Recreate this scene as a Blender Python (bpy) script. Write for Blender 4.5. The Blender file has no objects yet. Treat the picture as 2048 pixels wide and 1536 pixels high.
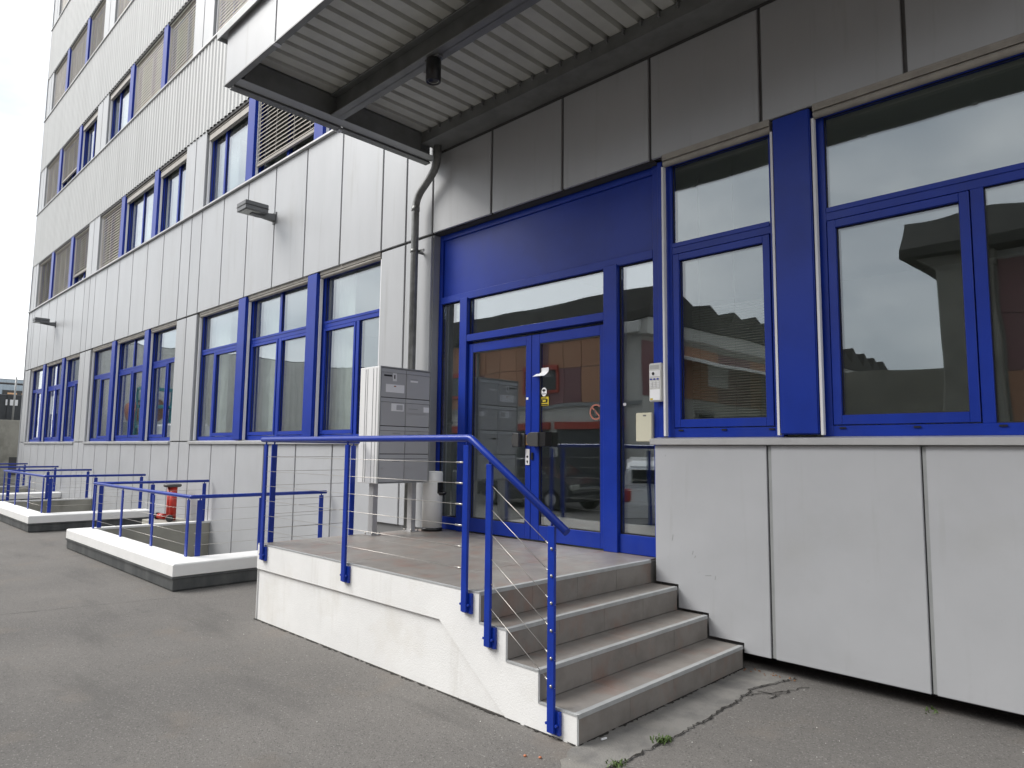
import bpy, bmesh, math, random
from mathutils import Vector, Matrix
random.seed(7)
R = math.radians
sc = bpy.context.scene
col = sc.collection

# ------------------------------------------------------------------ camera
cam_d = bpy.data.cameras.new('camera'); cam = bpy.data.objects.new('camera', cam_d); col.objects.link(cam)
cam_d.sensor_width = 36.0; cam_d.lens = 24.066; cam_d.clip_end = 1500; cam_d.clip_start = 0.05
r_ = Vector((0.71460037, 0.69944017, 0.01139121)); u_ = Vector((0.06036131, -0.07787657, 0.99513404)); f_ = Vector((-0.69692383, 0.71043556, 0.09786975))
M = Matrix(((r_.x, u_.x, -f_.x, 3.16747), (r_.y, u_.y, -f_.y, -4.94313), (r_.z, u_.z, -f_.z, 0.88010), (0, 0, 0, 1)))
cam.matrix_world = M
sc.camera = cam
sc.render.resolution_x = 1024; sc.render.resolution_y = 768

# ------------------------------------------------------------------ sky (overcast) and sun
SUN_EL, SUN_AZ = 44.0, 226.0          # azimuth, clockwise from +y: the bright part of the cloud is front left
world = bpy.data.worlds.new('World'); sc.world = world; world.use_nodes = True
nt = world.node_tree; nt.nodes.clear()
wout = nt.nodes.new('ShaderNodeOutputWorld')
sky = nt.nodes.new('ShaderNodeTexSky'); sky.sky_type = 'NISHITA'; sky.sun_disc = False
sky.sun_elevation = R(SUN_EL); sky.sun_rotation = R(SUN_AZ)
bg1 = nt.nodes.new('ShaderNodeBackground'); bg1.inputs['Strength'].default_value = 0.10
nt.links.new(sky.outputs[0], bg1.inputs['Color'])
tc = nt.nodes.new('ShaderNodeTexCoord')
mp = nt.nodes.new('ShaderNodeMapping'); mp.inputs['Scale'].default_value = (1.0, 1.0, 2.2)
nz = nt.nodes.new('ShaderNodeTexNoise'); nz.inputs['Scale'].default_value = 2.3; nz.inputs['Detail'].default_value = 6; nz.inputs['Roughness'].default_value = 0.55
rp = nt.nodes.new('ShaderNodeValToRGB')
rp.color_ramp.elements[0].position = 0.36; rp.color_ramp.elements[0].color = (0.60, 0.635, 0.68, 1)
rp.color_ramp.elements[1].position = 0.58; rp.color_ramp.elements[1].color = (1.0, 1.0, 1.0, 1)
nt.links.new(tc.outputs['Generated'], mp.inputs['Vector']); nt.links.new(mp.outputs[0], nz.inputs['Vector']); nt.links.new(nz.outputs['Fac'], rp.inputs['Fac'])
bg2 = nt.nodes.new('ShaderNodeBackground'); bg2.inputs['Strength'].default_value = 0.62
nt.links.new(rp.outputs[0], bg2.inputs['Color'])
mx = nt.nodes.new('ShaderNodeMixShader'); mx.inputs[0].default_value = 0.9
nt.links.new(bg1.outputs[0], mx.inputs[1]); nt.links.new(bg2.outputs[0], mx.inputs[2]); nt.links.new(mx.outputs[0], wout.inputs['Surface'])

sun_d = bpy.data.lights.new('sun', 'SUN'); sun = bpy.data.objects.new('sun', sun_d); col.objects.link(sun)
sun_d.energy = 1.5; sun_d.angle = R(34); sun_d.color = (1.0, 0.97, 0.93)
az, el = R(SUN_AZ), R(SUN_EL)
sdir = Vector((math.sin(az) * math.cos(el), math.cos(az) * math.cos(el), math.sin(el)))
sun.rotation_euler = sdir.to_track_quat('Z', 'Y').to_euler(); sun.location = sdir * 40

sc.view_settings.view_transform = 'Standard'; sc.view_settings.look = 'None'
sc.view_settings.exposure = 1.28; sc.view_settings.gamma = 1.0; sc.view_settings.use_curve_mapping = False
sc.render.engine = 'CYCLES'
sc.cycles.max_bounces = 8; sc.cycles.transparent_max_bounces = 24; sc.cycles.glossy_bounces = 4

# ------------------------------------------------------------------ materials
def mat(name, c, rough=0.5, metal=0.0, spec=0.5, var=0.0, vs=3.0, stretch=(1, 1, 1), c2=None, lo=0.4, hi=0.65,
        bump=0.0, bs=40.0, bstretch=(1, 1, 1), rnd=0.0, coat=0.0, detail=6, rvar=0.0, extra=None):
    """procedural paint/stone: base colour, world-space noise towards c2, fine relief, small per-piece change"""
    m = bpy.data.materials.new(name); m.use_nodes = True
    n = m.node_tree.nodes; l = m.node_tree.links; b = n['Principled BSDF']
    b.inputs['Base Color'].default_value = (*c, 1); b.inputs['Roughness'].default_value = rough
    b.inputs['Metallic'].default_value = metal; b.inputs['Specular IOR Level'].default_value = spec
    b.inputs['Coat Weight'].default_value = coat; b.inputs['Coat Roughness'].default_value = 0.12
    geo = n.new('ShaderNodeNewGeometry')
    def noise(scale, st, det=detail):
        mpn = n.new('ShaderNodeMapping'); mpn.inputs['Scale'].default_value = st
        l.new(geo.outputs['Position'], mpn.inputs['Vector'])
        t = n.new('ShaderNodeTexNoise'); t.inputs['Scale'].default_value = scale; t.inputs['Detail'].default_value = det
        t.inputs['Roughness'].default_value = 0.6
        l.new(mpn.outputs[0], t.inputs['Vector']); return t
    cur = None
    if var > 0 or c2 is not None:
        t = noise(vs, stretch)
        mr = n.new('ShaderNodeMapRange'); mr.inputs['From Min'].default_value = lo; mr.inputs['From Max'].default_value = hi
        l.new(t.outputs['Fac'], mr.inputs['Value'])
        mixn = n.new('ShaderNodeMix'); mixn.data_type = 'RGBA'
        cc = c2 if c2 is not None else tuple(v * (1 - var) for v in c)
        mixn.inputs['A'].default_value = (*c, 1); mixn.inputs['B'].default_value = (*cc, 1)
        l.new(mr.outputs[0], mixn.inputs['Factor']); cur = mixn.outputs['Result']
        if rvar:
            m2 = n.new('ShaderNodeMapRange'); m2.inputs['To Min'].default_value = rough; m2.inputs['To Max'].default_value = rough + rvar
            l.new(mr.outputs[0], m2.inputs['Value']); l.new(m2.outputs[0], b.inputs['Roughness'])
    if extra:
        for (ec, es, est, elo, ehi, amt) in extra:
            t = noise(es, est)
            mr = n.new('ShaderNodeMapRange'); mr.inputs['From Min'].default_value = elo; mr.inputs['From Max'].default_value = ehi
            mr.inputs['To Max'].default_value = amt
            l.new(t.outputs['Fac'], mr.inputs['Value'])
            mixn = n.new('ShaderNodeMix'); mixn.data_type = 'RGBA'
            if cur is None: mixn.inputs['A'].default_value = (*c, 1)
            else: l.new(cur, mixn.inputs['A'])
            mixn.inputs['B'].default_value = (*ec, 1); l.new(mr.outputs[0], mixn.inputs['Factor']); cur = mixn.outputs['Result']
    if rnd > 0:
        oi = n.new('ShaderNodeObjectInfo'); mr = n.new('ShaderNodeMapRange')
        mr.inputs['To Min'].default_value = 1 - rnd; mr.inputs['To Max'].default_value = 1 + rnd
        l.new(oi.outputs['Random'], mr.inputs['Value'])
        hs = n.new('ShaderNodeHueSaturation'); hs.inputs['Color'].default_value = (*c, 1)
        if cur is not None: l.new(cur, hs.inputs['Color'])
        l.new(mr.outputs[0], hs.inputs['Value']); cur = hs.outputs[0]
    if cur is not None: l.new(cur, b.inputs['Base Color'])
    if bump > 0:
        t = noise(bs, bstretch, 4); bn = n.new('ShaderNodeBump'); bn.inputs['Strength'].default_value = bump; bn.inputs['Distance'].default_value = 0.01
        l.new(t.outputs['Fac'], bn.inputs['Height']); l.new(bn.outputs[0], b.inputs['Normal'])
    return m

def glass_mat(name, tint, f0, wav=0.012):
    m = bpy.data.materials.new(name); m.use_nodes = True
    n = m.node_tree.nodes; l = m.node_tree.links; n.clear()
    out = n.new('ShaderNodeOutputMaterial'); tr = n.new('ShaderNodeBsdfTransparent'); gl = n.new('ShaderNodeBsdfGlossy')
    tr.inputs['Color'].default_value = (*tint, 1); gl.inputs['Roughness'].default_value = 0.0; gl.inputs['Color'].default_value = (0.92, 0.96, 1, 1)
    lw = n.new('ShaderNodeLayerWeight'); lw.inputs['Blend'].default_value = 0.5
    pw = n.new('ShaderNodeMath'); pw.operation = 'POWER'; pw.inputs[1].default_value = 2.8
    mr = n.new('ShaderNodeMapRange'); mr.inputs['To Min'].default_value = f0; mr.inputs['To Max'].default_value = 0.92
    l.new(lw.outputs['Facing'], pw.inputs[0]); l.new(pw.outputs[0], mr.inputs['Value'])
    geo = n.new('ShaderNodeNewGeometry'); t = n.new('ShaderNodeTexNoise'); t.inputs['Scale'].default_value = 1.3; t.inputs['Detail'].default_value = 1
    bn = n.new('ShaderNodeBump'); bn.inputs['Strength'].default_value = wav; bn.inputs['Distance'].default_value = 0.12
    l.new(geo.outputs['Position'], t.inputs['Vector']); l.new(t.outputs['Fac'], bn.inputs['Height']); l.new(bn.outputs[0], gl.inputs['Normal'])
    ms = n.new('ShaderNodeMixShader'); l.new(mr.outputs[0], ms.inputs[0]); l.new(tr.outputs[0], ms.inputs[1]); l.new(gl.outputs[0], ms.inputs[2])
    l.new(ms.outputs[0], out.inputs['Surface']); return m

ST = (1, 1, 0.06)
m_panel = mat('aluminium_cladding_paint', (0.425, 0.435, 0.445), 0.42, 0.1, var=0.06, vs=2.0, stretch=(1, 1, 0.35), rnd=0.025, bump=0.05, bs=3,
              extra=[((0.25, 0.245, 0.225), 9.0, ST, 0.57, 0.85, 0.6), ((0.33, 0.32, 0.29), 1.1, (1, 1, 0.5), 0.58, 0.8, 0.4)])
m_panel_low = mat('aluminium_cladding_paint_scuffed', (0.45, 0.46, 0.475), 0.42, 0.1, var=0.06, vs=1.6, rnd=0.02, bump=0.05, bs=3,
              extra=[((0.34, 0.34, 0.33), 14.0, (1, 1, 0.5), 0.66, 0.85, 0.45), ((0.36, 0.36, 0.345), 1.4, (1, 1, 1), 0.55, 0.8, 0.35), ((0.31, 0.305, 0.29), 11.0, (1, 1, 0.08), 0.60, 0.85, 0.35)])
m_corr = mat('corrugated_sheet_paint', (0.51, 0.515, 0.505), 0.5, 0.05, var=0.10, vs=5, stretch=ST, extra=[((0.30, 0.29, 0.275), 14.0, (1, 1, 0.03), 0.56, 0.8, 0.5)])
m_trim = mat('grey_trim_paint', (0.33, 0.34, 0.34), 0.45, 0.2, var=0.1, vs=6)
m_sill = mat('aluminium_sill', (0.50, 0.50, 0.50), 0.4, 0.4, var=0.12, vs=4)
m_reveal = mat('reveal_grey', (0.33, 0.34, 0.345), 0.5, 0.1, var=0.1)
m_dark = mat('dark_seal_and_shade', (0.05, 0.05, 0.05), 0.8)  # near black for soffit and seals, and for shade coloured into gaps
m_joint = mat('joint_grey', (0.17, 0.17, 0.17), 0.6)
m_blue = mat('ultramarine_paint', (0.008, 0.034, 0.31), 0.32, spec=0.3, var=0.15, vs=3, rnd=0.04, bump=0.03, bs=8, extra=[((0.03, 0.055, 0.26), 2.2, (1, 1, 0.3), 0.52, 0.8, 0.5), ((0.05, 0.07, 0.20), 30.0, (1, 1, 0.6), 0.66, 0.8, 0.4)])
m_blue_rail = mat('ultramarine_railing_paint', (0.007, 0.034, 0.31), 0.28, spec=0.4, var=0.15, vs=8, bump=0.05, bs=60)
m_glass = glass_mat('window_glass', (0.86, 0.90, 0.88), 0.15, 0.03)
m_glass_d = glass_mat('door_glass', (0.86, 0.90, 0.88), 0.25, 0.02)
m_glass_up = glass_mat('upper_window_glass', (0.86, 0.9, 0.88), 0.16, 0.015)
m_blind = mat('blind_slat_paint', (0.29, 0.265, 0.23), 0.5, 0.05, rnd=0.22)
m_blindbox = mat('blind_box_paint', (0.36, 0.335, 0.295), 0.45, 0.1, var=0.2, vs=8)
m_guide = mat('guide_rail_white', (0.75, 0.75, 0.76), 0.4)
m_gasket = mat('black_gasket', (0.012, 0.012, 0.014), 0.5)
m_canopy_steel = mat('galvanised_beam', (0.20, 0.205, 0.20), 0.5, 0.3, var=0.25, vs=4, extra=[((0.13, 0.10, 0.075), 9, (1, 1, 1), 0.62, 0.8, 0.4)])
m_deck = mat('roof_deck_sheet', (0.50, 0.50, 0.46), 0.5, 0.1, var=0.15, vs=3)
m_deck_groove = m_deck
m_pipe = mat('zinc_pipe', (0.22, 0.225, 0.22), 0.45, 0.5, var=0.3, vs=9)
m_white = mat('white_render', (0.80, 0.80, 0.785), 0.75, spec=0.3, var=0.06, vs=2.5, bump=0.25, bs=120,
              extra=[((0.56, 0.52, 0.44), 1.6, (1, 1, 1.2), 0.54, 0.80, 0.5), ((0.45, 0.42, 0.36), 8, (1, 1, 0.12), 0.58, 0.85, 0.4), ((0.40, 0.38, 0.34), 40, (1, 1, 1), 0.68, 0.8, 0.5)])
m_coping = mat('white_coping_paint', (0.80, 0.80, 0.785), 0.6, var=0.05, vs=3, bump=0.15, bs=80, extra=[((0.5, 0.49, 0.46), 5, (1, 1, 1), 0.64, 0.85, 0.35)])
m_flash = mat('bitumen_flashing', (0.055, 0.06, 0.062), 0.5, var=0.3, vs=5, c2=(0.10, 0.105, 0.105), stretch=(1, 1, 0.3))
m_conc = mat('weathered_concrete', (0.36, 0.35, 0.305), 0.85, var=0.25, vs=1.5, bump=0.3, bs=30, extra=[((0.10, 0.10, 0.075), 2.2, (1, 1, 0.6), 0.52, 0.75, 0.55)])
m_tile = mat('stoneware_tile', (0.25, 0.23, 0.21), 0.42, spec=0.4, c2=(0.20, 0.183, 0.167), vs=6, rnd=0.02, bump=0.08, bs=60,
             extra=[((0.27, 0.135, 0.095), 4.0, (1, 1, 0.6), 0.50, 0.72, 0.5)])
m_nosing = mat('aluminium_nosing', (0.44, 0.45, 0.45), 0.5, 0.15, var=0.15, vs=12)
m_grout = mat('grout', (0.20, 0.195, 0.18), 0.9)
m_steel = mat('stainless_cable', (0.42, 0.40, 0.37), 0.35, 0.8)
m_mailwhite = mat('mailbox_casing', (0.78, 0.78, 0.775), 0.4, 0.2)
m_maildoor = mat('mailbox_door_grey', (0.46, 0.465, 0.475), 0.4, 0.05, rnd=0.04)
m_maillabel = mat('paper_label', (0.86, 0.865, 0.88), 0.5)
m_red = mat('red_paint', (0.50, 0.035, 0.022), 0.4, var=0.3, vs=8)
m_black = mat('black_plastic', (0.015, 0.015, 0.016), 0.35)
m_dgrey = mat('dark_grey_plastic', (0.06, 0.06, 0.06), 0.4)
m_lampgrey = mat('floodlight_grey', (0.13, 0.135, 0.14), 0.45, 0.2, var=0.15, vs=8)
m_lens = mat('lamp_lens', (0.30, 0.31, 0.28), 0.15, spec=0.8)
m_bin = mat('bin_white', (0.84, 0.845, 0.825), 0.3)
m_plastic = mat('intercom_plastic', (0.60, 0.60, 0.58), 0.4)
m_cream = mat('cream_box', (0.62, 0.60, 0.47), 0.4)
m_btn = mat('blue_button', (0.03, 0.05, 0.35), 0.3)
m_yellow = mat('yellow_sticker', (0.62, 0.48, 0.03), 0.4)
m_stred = mat('red_sticker', (0.40, 0.15, 0.11), 0.4)
m_tan = mat('tan_strip', (0.42, 0.25, 0.10), 0.4)
m_inwall = mat('interior_wall', (0.70, 0.70, 0.67), 0.8)
m_infloor = mat('interior_floor', (0.28, 0.27, 0.25), 0.5)
m_curtain = mat('curtain', (0.70, 0.71, 0.68), 0.8)
m_asphalt = mat('asphalt', (0.170, 0.161, 0.150), 0.85, spec=0.3, c2=(0.130, 0.124, 0.117), vs=0.7, lo=0.35, hi=0.7, bump=0.55, bs=150, detail=8,
                extra=[((0.34, 0.33, 0.31), 75.0, (1, 1, 1), 0.57, 0.70, 0.75), ((0.05, 0.048, 0.045), 95.0, (1, 1, 1), 0.55, 0.68, 0.75), ((0.06, 0.058, 0.055), 26.0, (1, 1, 1), 0.58, 0.75, 0.35),
                       ((0.20, 0.17, 0.14), 1.7, (1, 1, 1), 0.56, 0.75, 0.5), ((0.085, 0.082, 0.078), 1.1, (0.5, 2.2, 1), 0.55, 0.75, 0.6), ((0.07, 0.067, 0.064), 4.5, (1, 1, 1), 0.62, 0.78, 0.4)])
m_patch = mat('cement_strip', (0.22, 0.213, 0.198), 0.9, c2=(0.14, 0.136, 0.13), vs=5, bump=0.6, bs=90, extra=[((0.27, 0.255, 0.22), 3.0, (1, 1, 1), 0.55, 0.72, 0.6)])
m_crack = mat('crack_soil', (0.022, 0.02, 0.017), 0.95)
m_pebble = mat('pale_grit', (0.5, 0.49, 0.46), 0.8, rnd=0.1)
m_leaf = mat('dry_leaf', (0.20, 0.10, 0.05), 0.7)
m_grass = mat('grass_blade', (0.07, 0.12, 0.025), 0.6, rnd=0.1)
m_brown = mat('brown_cladding', (0.46, 0.24, 0.145), 0.6, rnd=0.12)
m_purple = mat('violet_cladding', (0.25, 0.12, 0.13), 0.6, rnd=0.1)
m_roof = mat('fibre_cement_roof', (0.060, 0.056, 0.05), 0.8, var=0.35, vs=3)
m_redtrim = mat('red_window_frame', (0.42, 0.05, 0.03), 0.5)
m_pale = mat('pale_render', (0.58, 0.575, 0.54), 0.8, var=0.15, vs=1)
m_shed = mat('grey_trapezoid_cladding', (0.74, 0.74, 0.71), 0.6, var=0.15, vs=2)
m_bluegrey = mat('bluegrey_cladding', (0.42, 0.50, 0.56), 0.5, var=0.1)
m_contain = mat('dark_container', (0.055, 0.06, 0.066), 0.6, var=0.2)
m_orange = mat('orange_paint', (0.50, 0.17, 0.08), 0.4)
m_teal = mat('teal_paint', (0.05, 0.30, 0.33), 0.4)
m_green = mat('green_film', (0.03, 0.28, 0.17), 0.5)
m_carwhite = mat('white_car_paint', (0.72, 0.73, 0.74), 0.25, coat=0.6)
m_cardark = mat('dark_car_paint', (0.02, 0.022, 0.028), 0.25, coat=0.8)
m_carglass = mat('car_glass', (0.015, 0.018, 0.02), 0.05, spec=0.8)
m_tyre = mat('tyre_rubber', (0.018, 0.018, 0.018), 0.85)
m_lamplight = mat('painted_lamplight', (0.75, 0.45, 0.25), 0.4)  # plain orange colour in place of lamp light, no emission

# ------------------------------------------------------------------ mesh helpers
class MB:
    def __init__(s): s.v = []; s.f = []; s.sm = []
    def _add(s, vs, fs, smooth=False):
        o = len(s.v); s.v += [tuple(v) for v in vs]; s.f += [tuple(i + o for i in f) for f in fs]; s.sm += [smooth] * len(fs); return s
    def box(s, x0, x1, y0, y1, z0, z1):
        vs = [(x0, y0, z0), (x1, y0, z0), (x1, y1, z0), (x0, y1, z0), (x0, y0, z1), (x1, y0, z1), (x1, y1, z1), (x0, y1, z1)]
        return s._add(vs, [(0, 3, 2, 1), (4, 5, 6, 7), (0, 1, 5, 4), (1, 2, 6, 5), (2, 3, 7, 6), (3, 0, 4, 7)])
    def obox(s, c, ex, ey, ez):
        c, ex, ey, ez = map(Vector, (c, ex, ey, ez)); vs = []
        for k in (-1, 1):
            for (i, j) in ((-1, -1), (1, -1), (1, 1), (-1, 1)): vs.append(c + i * ex + j * ey + k * ez)
        return s._add(vs, [(0, 3, 2, 1), (4, 5, 6, 7), (0, 1, 5, 4), (1, 2, 6, 5), (2, 3, 7, 6), (3, 0, 4, 7)])
    def prism(s, poly, axis, a0, a1):
        """polygon in the two other axes (in xyz order) extruded along axis"""
        def P(u, v, a): return {'x': (a, u, v), 'y': (u, a, v), 'z': (u, v, a)}[axis]
        n = len(poly); vs = [P(u, v, a0) for u, v in poly] + [P(u, v, a1) for u, v in poly]
        fs = [tuple(range(n - 1, -1, -1)), tuple(range(n, 2 * n))] + [(i, (i + 1) % n, n + (i + 1) % n, n + i) for i in range(n)]
        return s._add(vs, fs)
    def tube(s, pts, r, n=10, cap=True):
        pts = [Vector(p) for p in pts]; rings = []
        t0 = (pts[1] - pts[0]).normalized(); up = Vector((0, 0, 1)) if abs(t0.z) < 0.9 else Vector((1, 0, 0))
        a = t0.cross(up).normalized(); b = a.cross(t0).normalized()
        for i, p in enumerate(pts):
            tin = (p - pts[i - 1]).normalized() if i else t0
            tout = (pts[i + 1] - p).normalized() if i < len(pts) - 1 else tin
            a = (a - tin * a.dot(tin)).normalized(); b = a.cross(tin).normalized()
            bis = (tin + tout).normalized()
            ring = []
            for k in range(n):
                w = 2 * math.pi * k / n; q = a * math.cos(w) * r + b * math.sin(w) * r
                q = q - tin * (q.dot(bis) / max(0.2, tin.dot(bis)))
                ring.append(p + q)
            rings.append(ring)
            a = (a - tout * a.dot(tout)).normalized()
        vs = [q for rr in rings for q in rr]; fs = []
        for i in range(len(rings) - 1):
            for k in range(n): fs.append((i * n + k, i * n + (k + 1) % n, (i + 1) * n + (k + 1) % n, (i + 1) * n + k))
        s._add(vs, fs, True)
        if cap:
            o = len(s.v) - len(vs); m = len(rings) - 1
            s.f += [tuple(o + k for k in range(n - 1, -1, -1)), tuple(o + m * n + k for k in range(n))]; s.sm += [False, False]
        return s
    def lathe(s, prof, c, n=24):
        vs = []; fs = []; m = len(prof)
        for k in range(n):
            w = 2 * math.pi * k / n
            for (r, z) in prof: vs.append((c[0] + r * math.cos(w), c[1] + r * math.sin(w), c[2] + z))
        for k in range(n):
            for i in range(m - 1): fs.append((k * m + i, ((k + 1) % n) * m + i, ((k + 1) % n) * m + i + 1, k * m + i + 1))
        return s._add(vs, fs, True)
    def disc(s, c, rx, rz, y, n=24, th=0.002, ry0=None):
        return s.prism([(c[0] + rx * math.cos(2 * math.pi * k / n), c[1] + rz * math.sin(2 * math.pi * k / n)) for k in range(n)], 'y', y - th, y)
    def mesh(s, name, m, bev=0.0, seg=1):
        bm = bmesh.new(); vv = [bm.verts.new(v) for v in s.v]
        for f, sm in zip(s.f, s.sm):
            try: fc = bm.faces.new([vv[i] for i in f]); fc.smooth = sm
            except ValueError: pass
        bmesh.ops.remove_doubles(bm, verts=bm.verts, dist=1e-5) if False else None
        bmesh.ops.recalc_face_normals(bm, faces=bm.faces)
        if bev > 0:
            ed = [e for e in bm.edges if len(e.link_faces) == 2 and e.calc_face_angle(0) > 0.5]
            bmesh.ops.bevel(bm, geom=ed, offset=bev, segments=seg, affect='EDGES', clamp_overlap=True)
        me = bpy.data.meshes.new(name); bm.to_mesh(me); bm.free(); me.materials.append(m); return me
    def build(s, name, m, parent=None, bev=0.0, seg=1, kind=None):
        o = bpy.data.objects.new(name, s.mesh(name, m, bev, seg)); col.objects.link(o)
        if parent is not None:
            o.parent = parent
            if parent.type == 'EMPTY': o.location = -parent.location
        if kind: o['kind'] = kind
        return o
def B(*a): return MB().box(*a)
def inst(name, me, parent, pos):
    o = bpy.data.objects.new(name, me); col.objects.link(o); o.parent = parent
    o.location = Vector(pos) - (parent.location if parent.type == 'EMPTY' else Vector((0, 0, 0))); return o
def tag(o, label, cat, group=None):
    o['label'] = label; o['category'] = cat
    if group: o['group'] = group
    return o
def thing(name, loc, label, cat, group=None):
    o = bpy.data.objects.new(name, None); col.objects.link(o); o.location = loc; o.empty_display_size = 0.2
    return tag(o, label, cat, group)
def structure(o): o['kind'] = 'structure'; return o

G = -0.69
PITCH = 7.05
# ------------------------------------------------------------------ ground (openings where the light wells are)
WX0, WX1, WY = -9.25, -4.80, -2.07
wells = [0.0, -7.1, -14.2]
def ground():
    xs = sorted({-300., 200., -3.0} | {WX0 + d + 0.1 for d in wells} | {WX1 + d - 0.1 for d in wells})
    ys = [-200., WY + 0.1, 0.1, 200.]
    mb = MB()
    for i in range(len(xs) - 1):
        for j in range(len(ys) - 1):
            xm, ym = (xs[i] + xs[i + 1]) / 2, (ys[j] + ys[j + 1]) / 2
            if any(WX0 + d < xm < WX1 + d for d in wells) and WY < ym < 0.1: continue
            mb._add([(xs[i], ys[j], G), (xs[i + 1], ys[j], G), (xs[i + 1], ys[j + 1], G), (xs[i], ys[j + 1], G)], [(0, 1, 2, 3)])
    return structure(mb.build('ground', m_asphalt))
ground()
# cement strip along the foot of the steps, its cracked outer edge
rs = random.Random(3)
key = [(1.02, -2.45), (1.01, -2.05), (1.035, -1.85), (1.035, -1.54), (1.046, -1.30), (1.046, -1.09), (1.035, -0.80), (1.03, -0.64), (1.0, -0.40), (1.07, -0.12), (1.12, 0.05)]
edge = []
for (xa, ya), (xb, yb) in zip(key, key[1:]):
    for k in range(8): edge.append((xa + (xb - xa) * k / 8 + rs.uniform(-0.014, 0.014), ya + (yb - ya) * k / 8 + rs.uniform(-0.006, 0.006)))
strip = [(0.74, -1.99), (0.74, -0.02), (0.74, 0.05)] + [(x, y) for x, y in reversed(edge)]
for k in range(10): strip.append((0.95 - 0.021 * k + rs.uniform(-0.02, 0.02), -2.45 + 0.046 * k + rs.uniform(-0.015, 0.015)))
structure(MB().prism(strip, 'z', G - 0.02, G + 0.004).build('paving_strip', m_patch))
def ribbon(pts, w, name, z=G + 0.009, seed=1):
    r = random.Random(seed); mb = MB(); L = []; Rr = []
    for i, (x, y) in enumerate(pts):
        x2, y2 = pts[min(i + 1, len(pts) - 1)]; x1, y1 = pts[max(i - 1, 0)]
        d = Vector((x2 - x1, y2 - y1)).normalized(); n = Vector((-d.y, d.x)); ww = w * r.uniform(0.25, 1.2)
        L.append((x + n.x * ww, y + n.y * ww, z)); Rr.append((x - n.x * ww, y - n.y * ww, z))
    for i in range(len(pts) - 1): mb._add([L[i], L[i + 1], Rr[i + 1], Rr[i]], [(0, 1, 2, 3)])
    return structure(mb.build(name, m_crack))
ribbon([(x + rs.uniform(-.004, .004), y) for x, y in edge], 0.006, 'ground_crack')
def jag(p0, p1, n, a): return [(p0[0] + (p1[0] - p0[0]) * k / n + rs.uniform(-a, a), p0[1] + (p1[1] - p0[1]) * k / n + rs.uniform(-a, a)) for k in range(n + 1)]
for p0, p1, n, a in (((1.02, -0.55), (1.16, -0.30), 7, .02), ((1.16, -0.50), (1.18, -0.28), 6, .02), ((1.05, -0.42), (1.2, -0.40), 5, .02), ((1.16, -0.30), (1.25, -0.1), 6, .015)):
    ribbon(jag(p0, p1, n, a), 0.005, 'ground_crack', G + 0.005)

ribbon(jag((-4.95, -4.3), (-4.50, -2.12), 40, 0.008), 0.004, 'ground_seam', G + 0.004)

# ------------------------------------------------------------------ office building
bld = thing('office_building', (-7, 4, G), 'grey panelled office block with blue framed windows and entrance, filling the frame', 'building')
BAYS = [-24.18, -17.13, -10.08, -3.03, 4.02]        # left edge of each 6.01 m bay
PIL = [(-25.0, -24.18), (-18.17, -17.13), (-11.12, -10.08), (-4.07, -3.03), (2.98, 4.02), (10.03, 11.07)]
ZS, ZT = 1.0, 3.43                                   # ground floor sill, head
FL = [(5.47, 7.05), (8.90, 10.46), (12.32, 13.88), (15.74, 17.30)]
TOP = 19.0
GAP = 0.015
_pm = {}
def panel(x0, x1, z0, z1, m=None, y=0.0, th=0.03):
    m = m or m_panel
    key = (round(x1 - x0, 3), round(z1 - z0, 3), m.name, th)
    if key not in _pm:
        w, h = x1 - x0 - 2 * GAP, z1 - z0
        _pm[key] = B(0, w, 0, th, 0, h).mesh('cladding_panel', m, 0.004, 2)
    return inst('cladding_panel', _pm[key], bld, (x0 + GAP, y, z0))
def bay_edges(b): return [b + i * 6.01 / 6 for i in range(7)]
# structural core behind the panels
core = MB()
X0, X1 = -24.97, 11.05
core.box(X0, X1, 0.036, 0.30, ZT + 0.02, FL[0][0] - 0.03)
for i, (a, b) in enumerate(FL):
    nz_ = FL[i + 1][0] if i + 1 < len(FL) else TOP
    core.box(X0, X1, 0.036, 0.30, b + 0.02, nz_ - 0.03)
for (a, b) in PIL:
    core.box(a + 0.03, b - 0.03, 0.037, 0.302, -2.0 if b < 0 else G + 0.125, TOP - 0.01)
for bx in BAYS:
    if bx > -4: core.box(0.03 if bx < 0 else bx - 0.02, bx + 6.03, 0.04, 0.30, G + 0.125, ZS - 0.06)
    else: core.box(bx - 0.02, bx + 6.03, 0.04, 0.30, -2.0, ZS - 0.06)
core.build('wall', m_joint, bld)
B(0.0, 11.0, 0.34, 0.5, -2.0, G + 0.3).build('footing', m_dark, bld)  # near-black colour puts the deep shade of the recess under the panels
# rooms behind the glass
rooms = MB()
rooms.box(X0, X1, 6.0, 6.2, -2.0, TOP)
for xx in (-24.95, -17.65, -10.6, -3.55, 3.5, 11.0): rooms.box(xx - 0.05, xx + 0.05, 0.31, 6.0, -0.2, TOP - 0.05)
for z in [3.55, 7.3, 10.7, 14.1, 17.5]: rooms.box(X0, X1, 0.31, 6.0, z, z + 0.12)
rooms.box(X0, X0 + 0.05, 0.01, 12.0, -2.0, TOP - 0.02); rooms.box(X1 - 0.05, X1, 0.31, 12.0, -2.0, TOP - 0.02)
rooms.build('room_wall', m_inwall, bld)
fl = MB()
for z in [-0.25, 5.2, 8.6, 12.0, 15.4]: fl.box(X0 + 0.06, X1 - 0.06, 0.305, 5.99, z, z + 0.22)
fl.build('room_floor', m_infloor, bld)
B(X0 + 0.001, X1 - 0.001, 0.05, 12.0, TOP, TOP + 0.25).build('roof', m_trim, bld)
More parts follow.
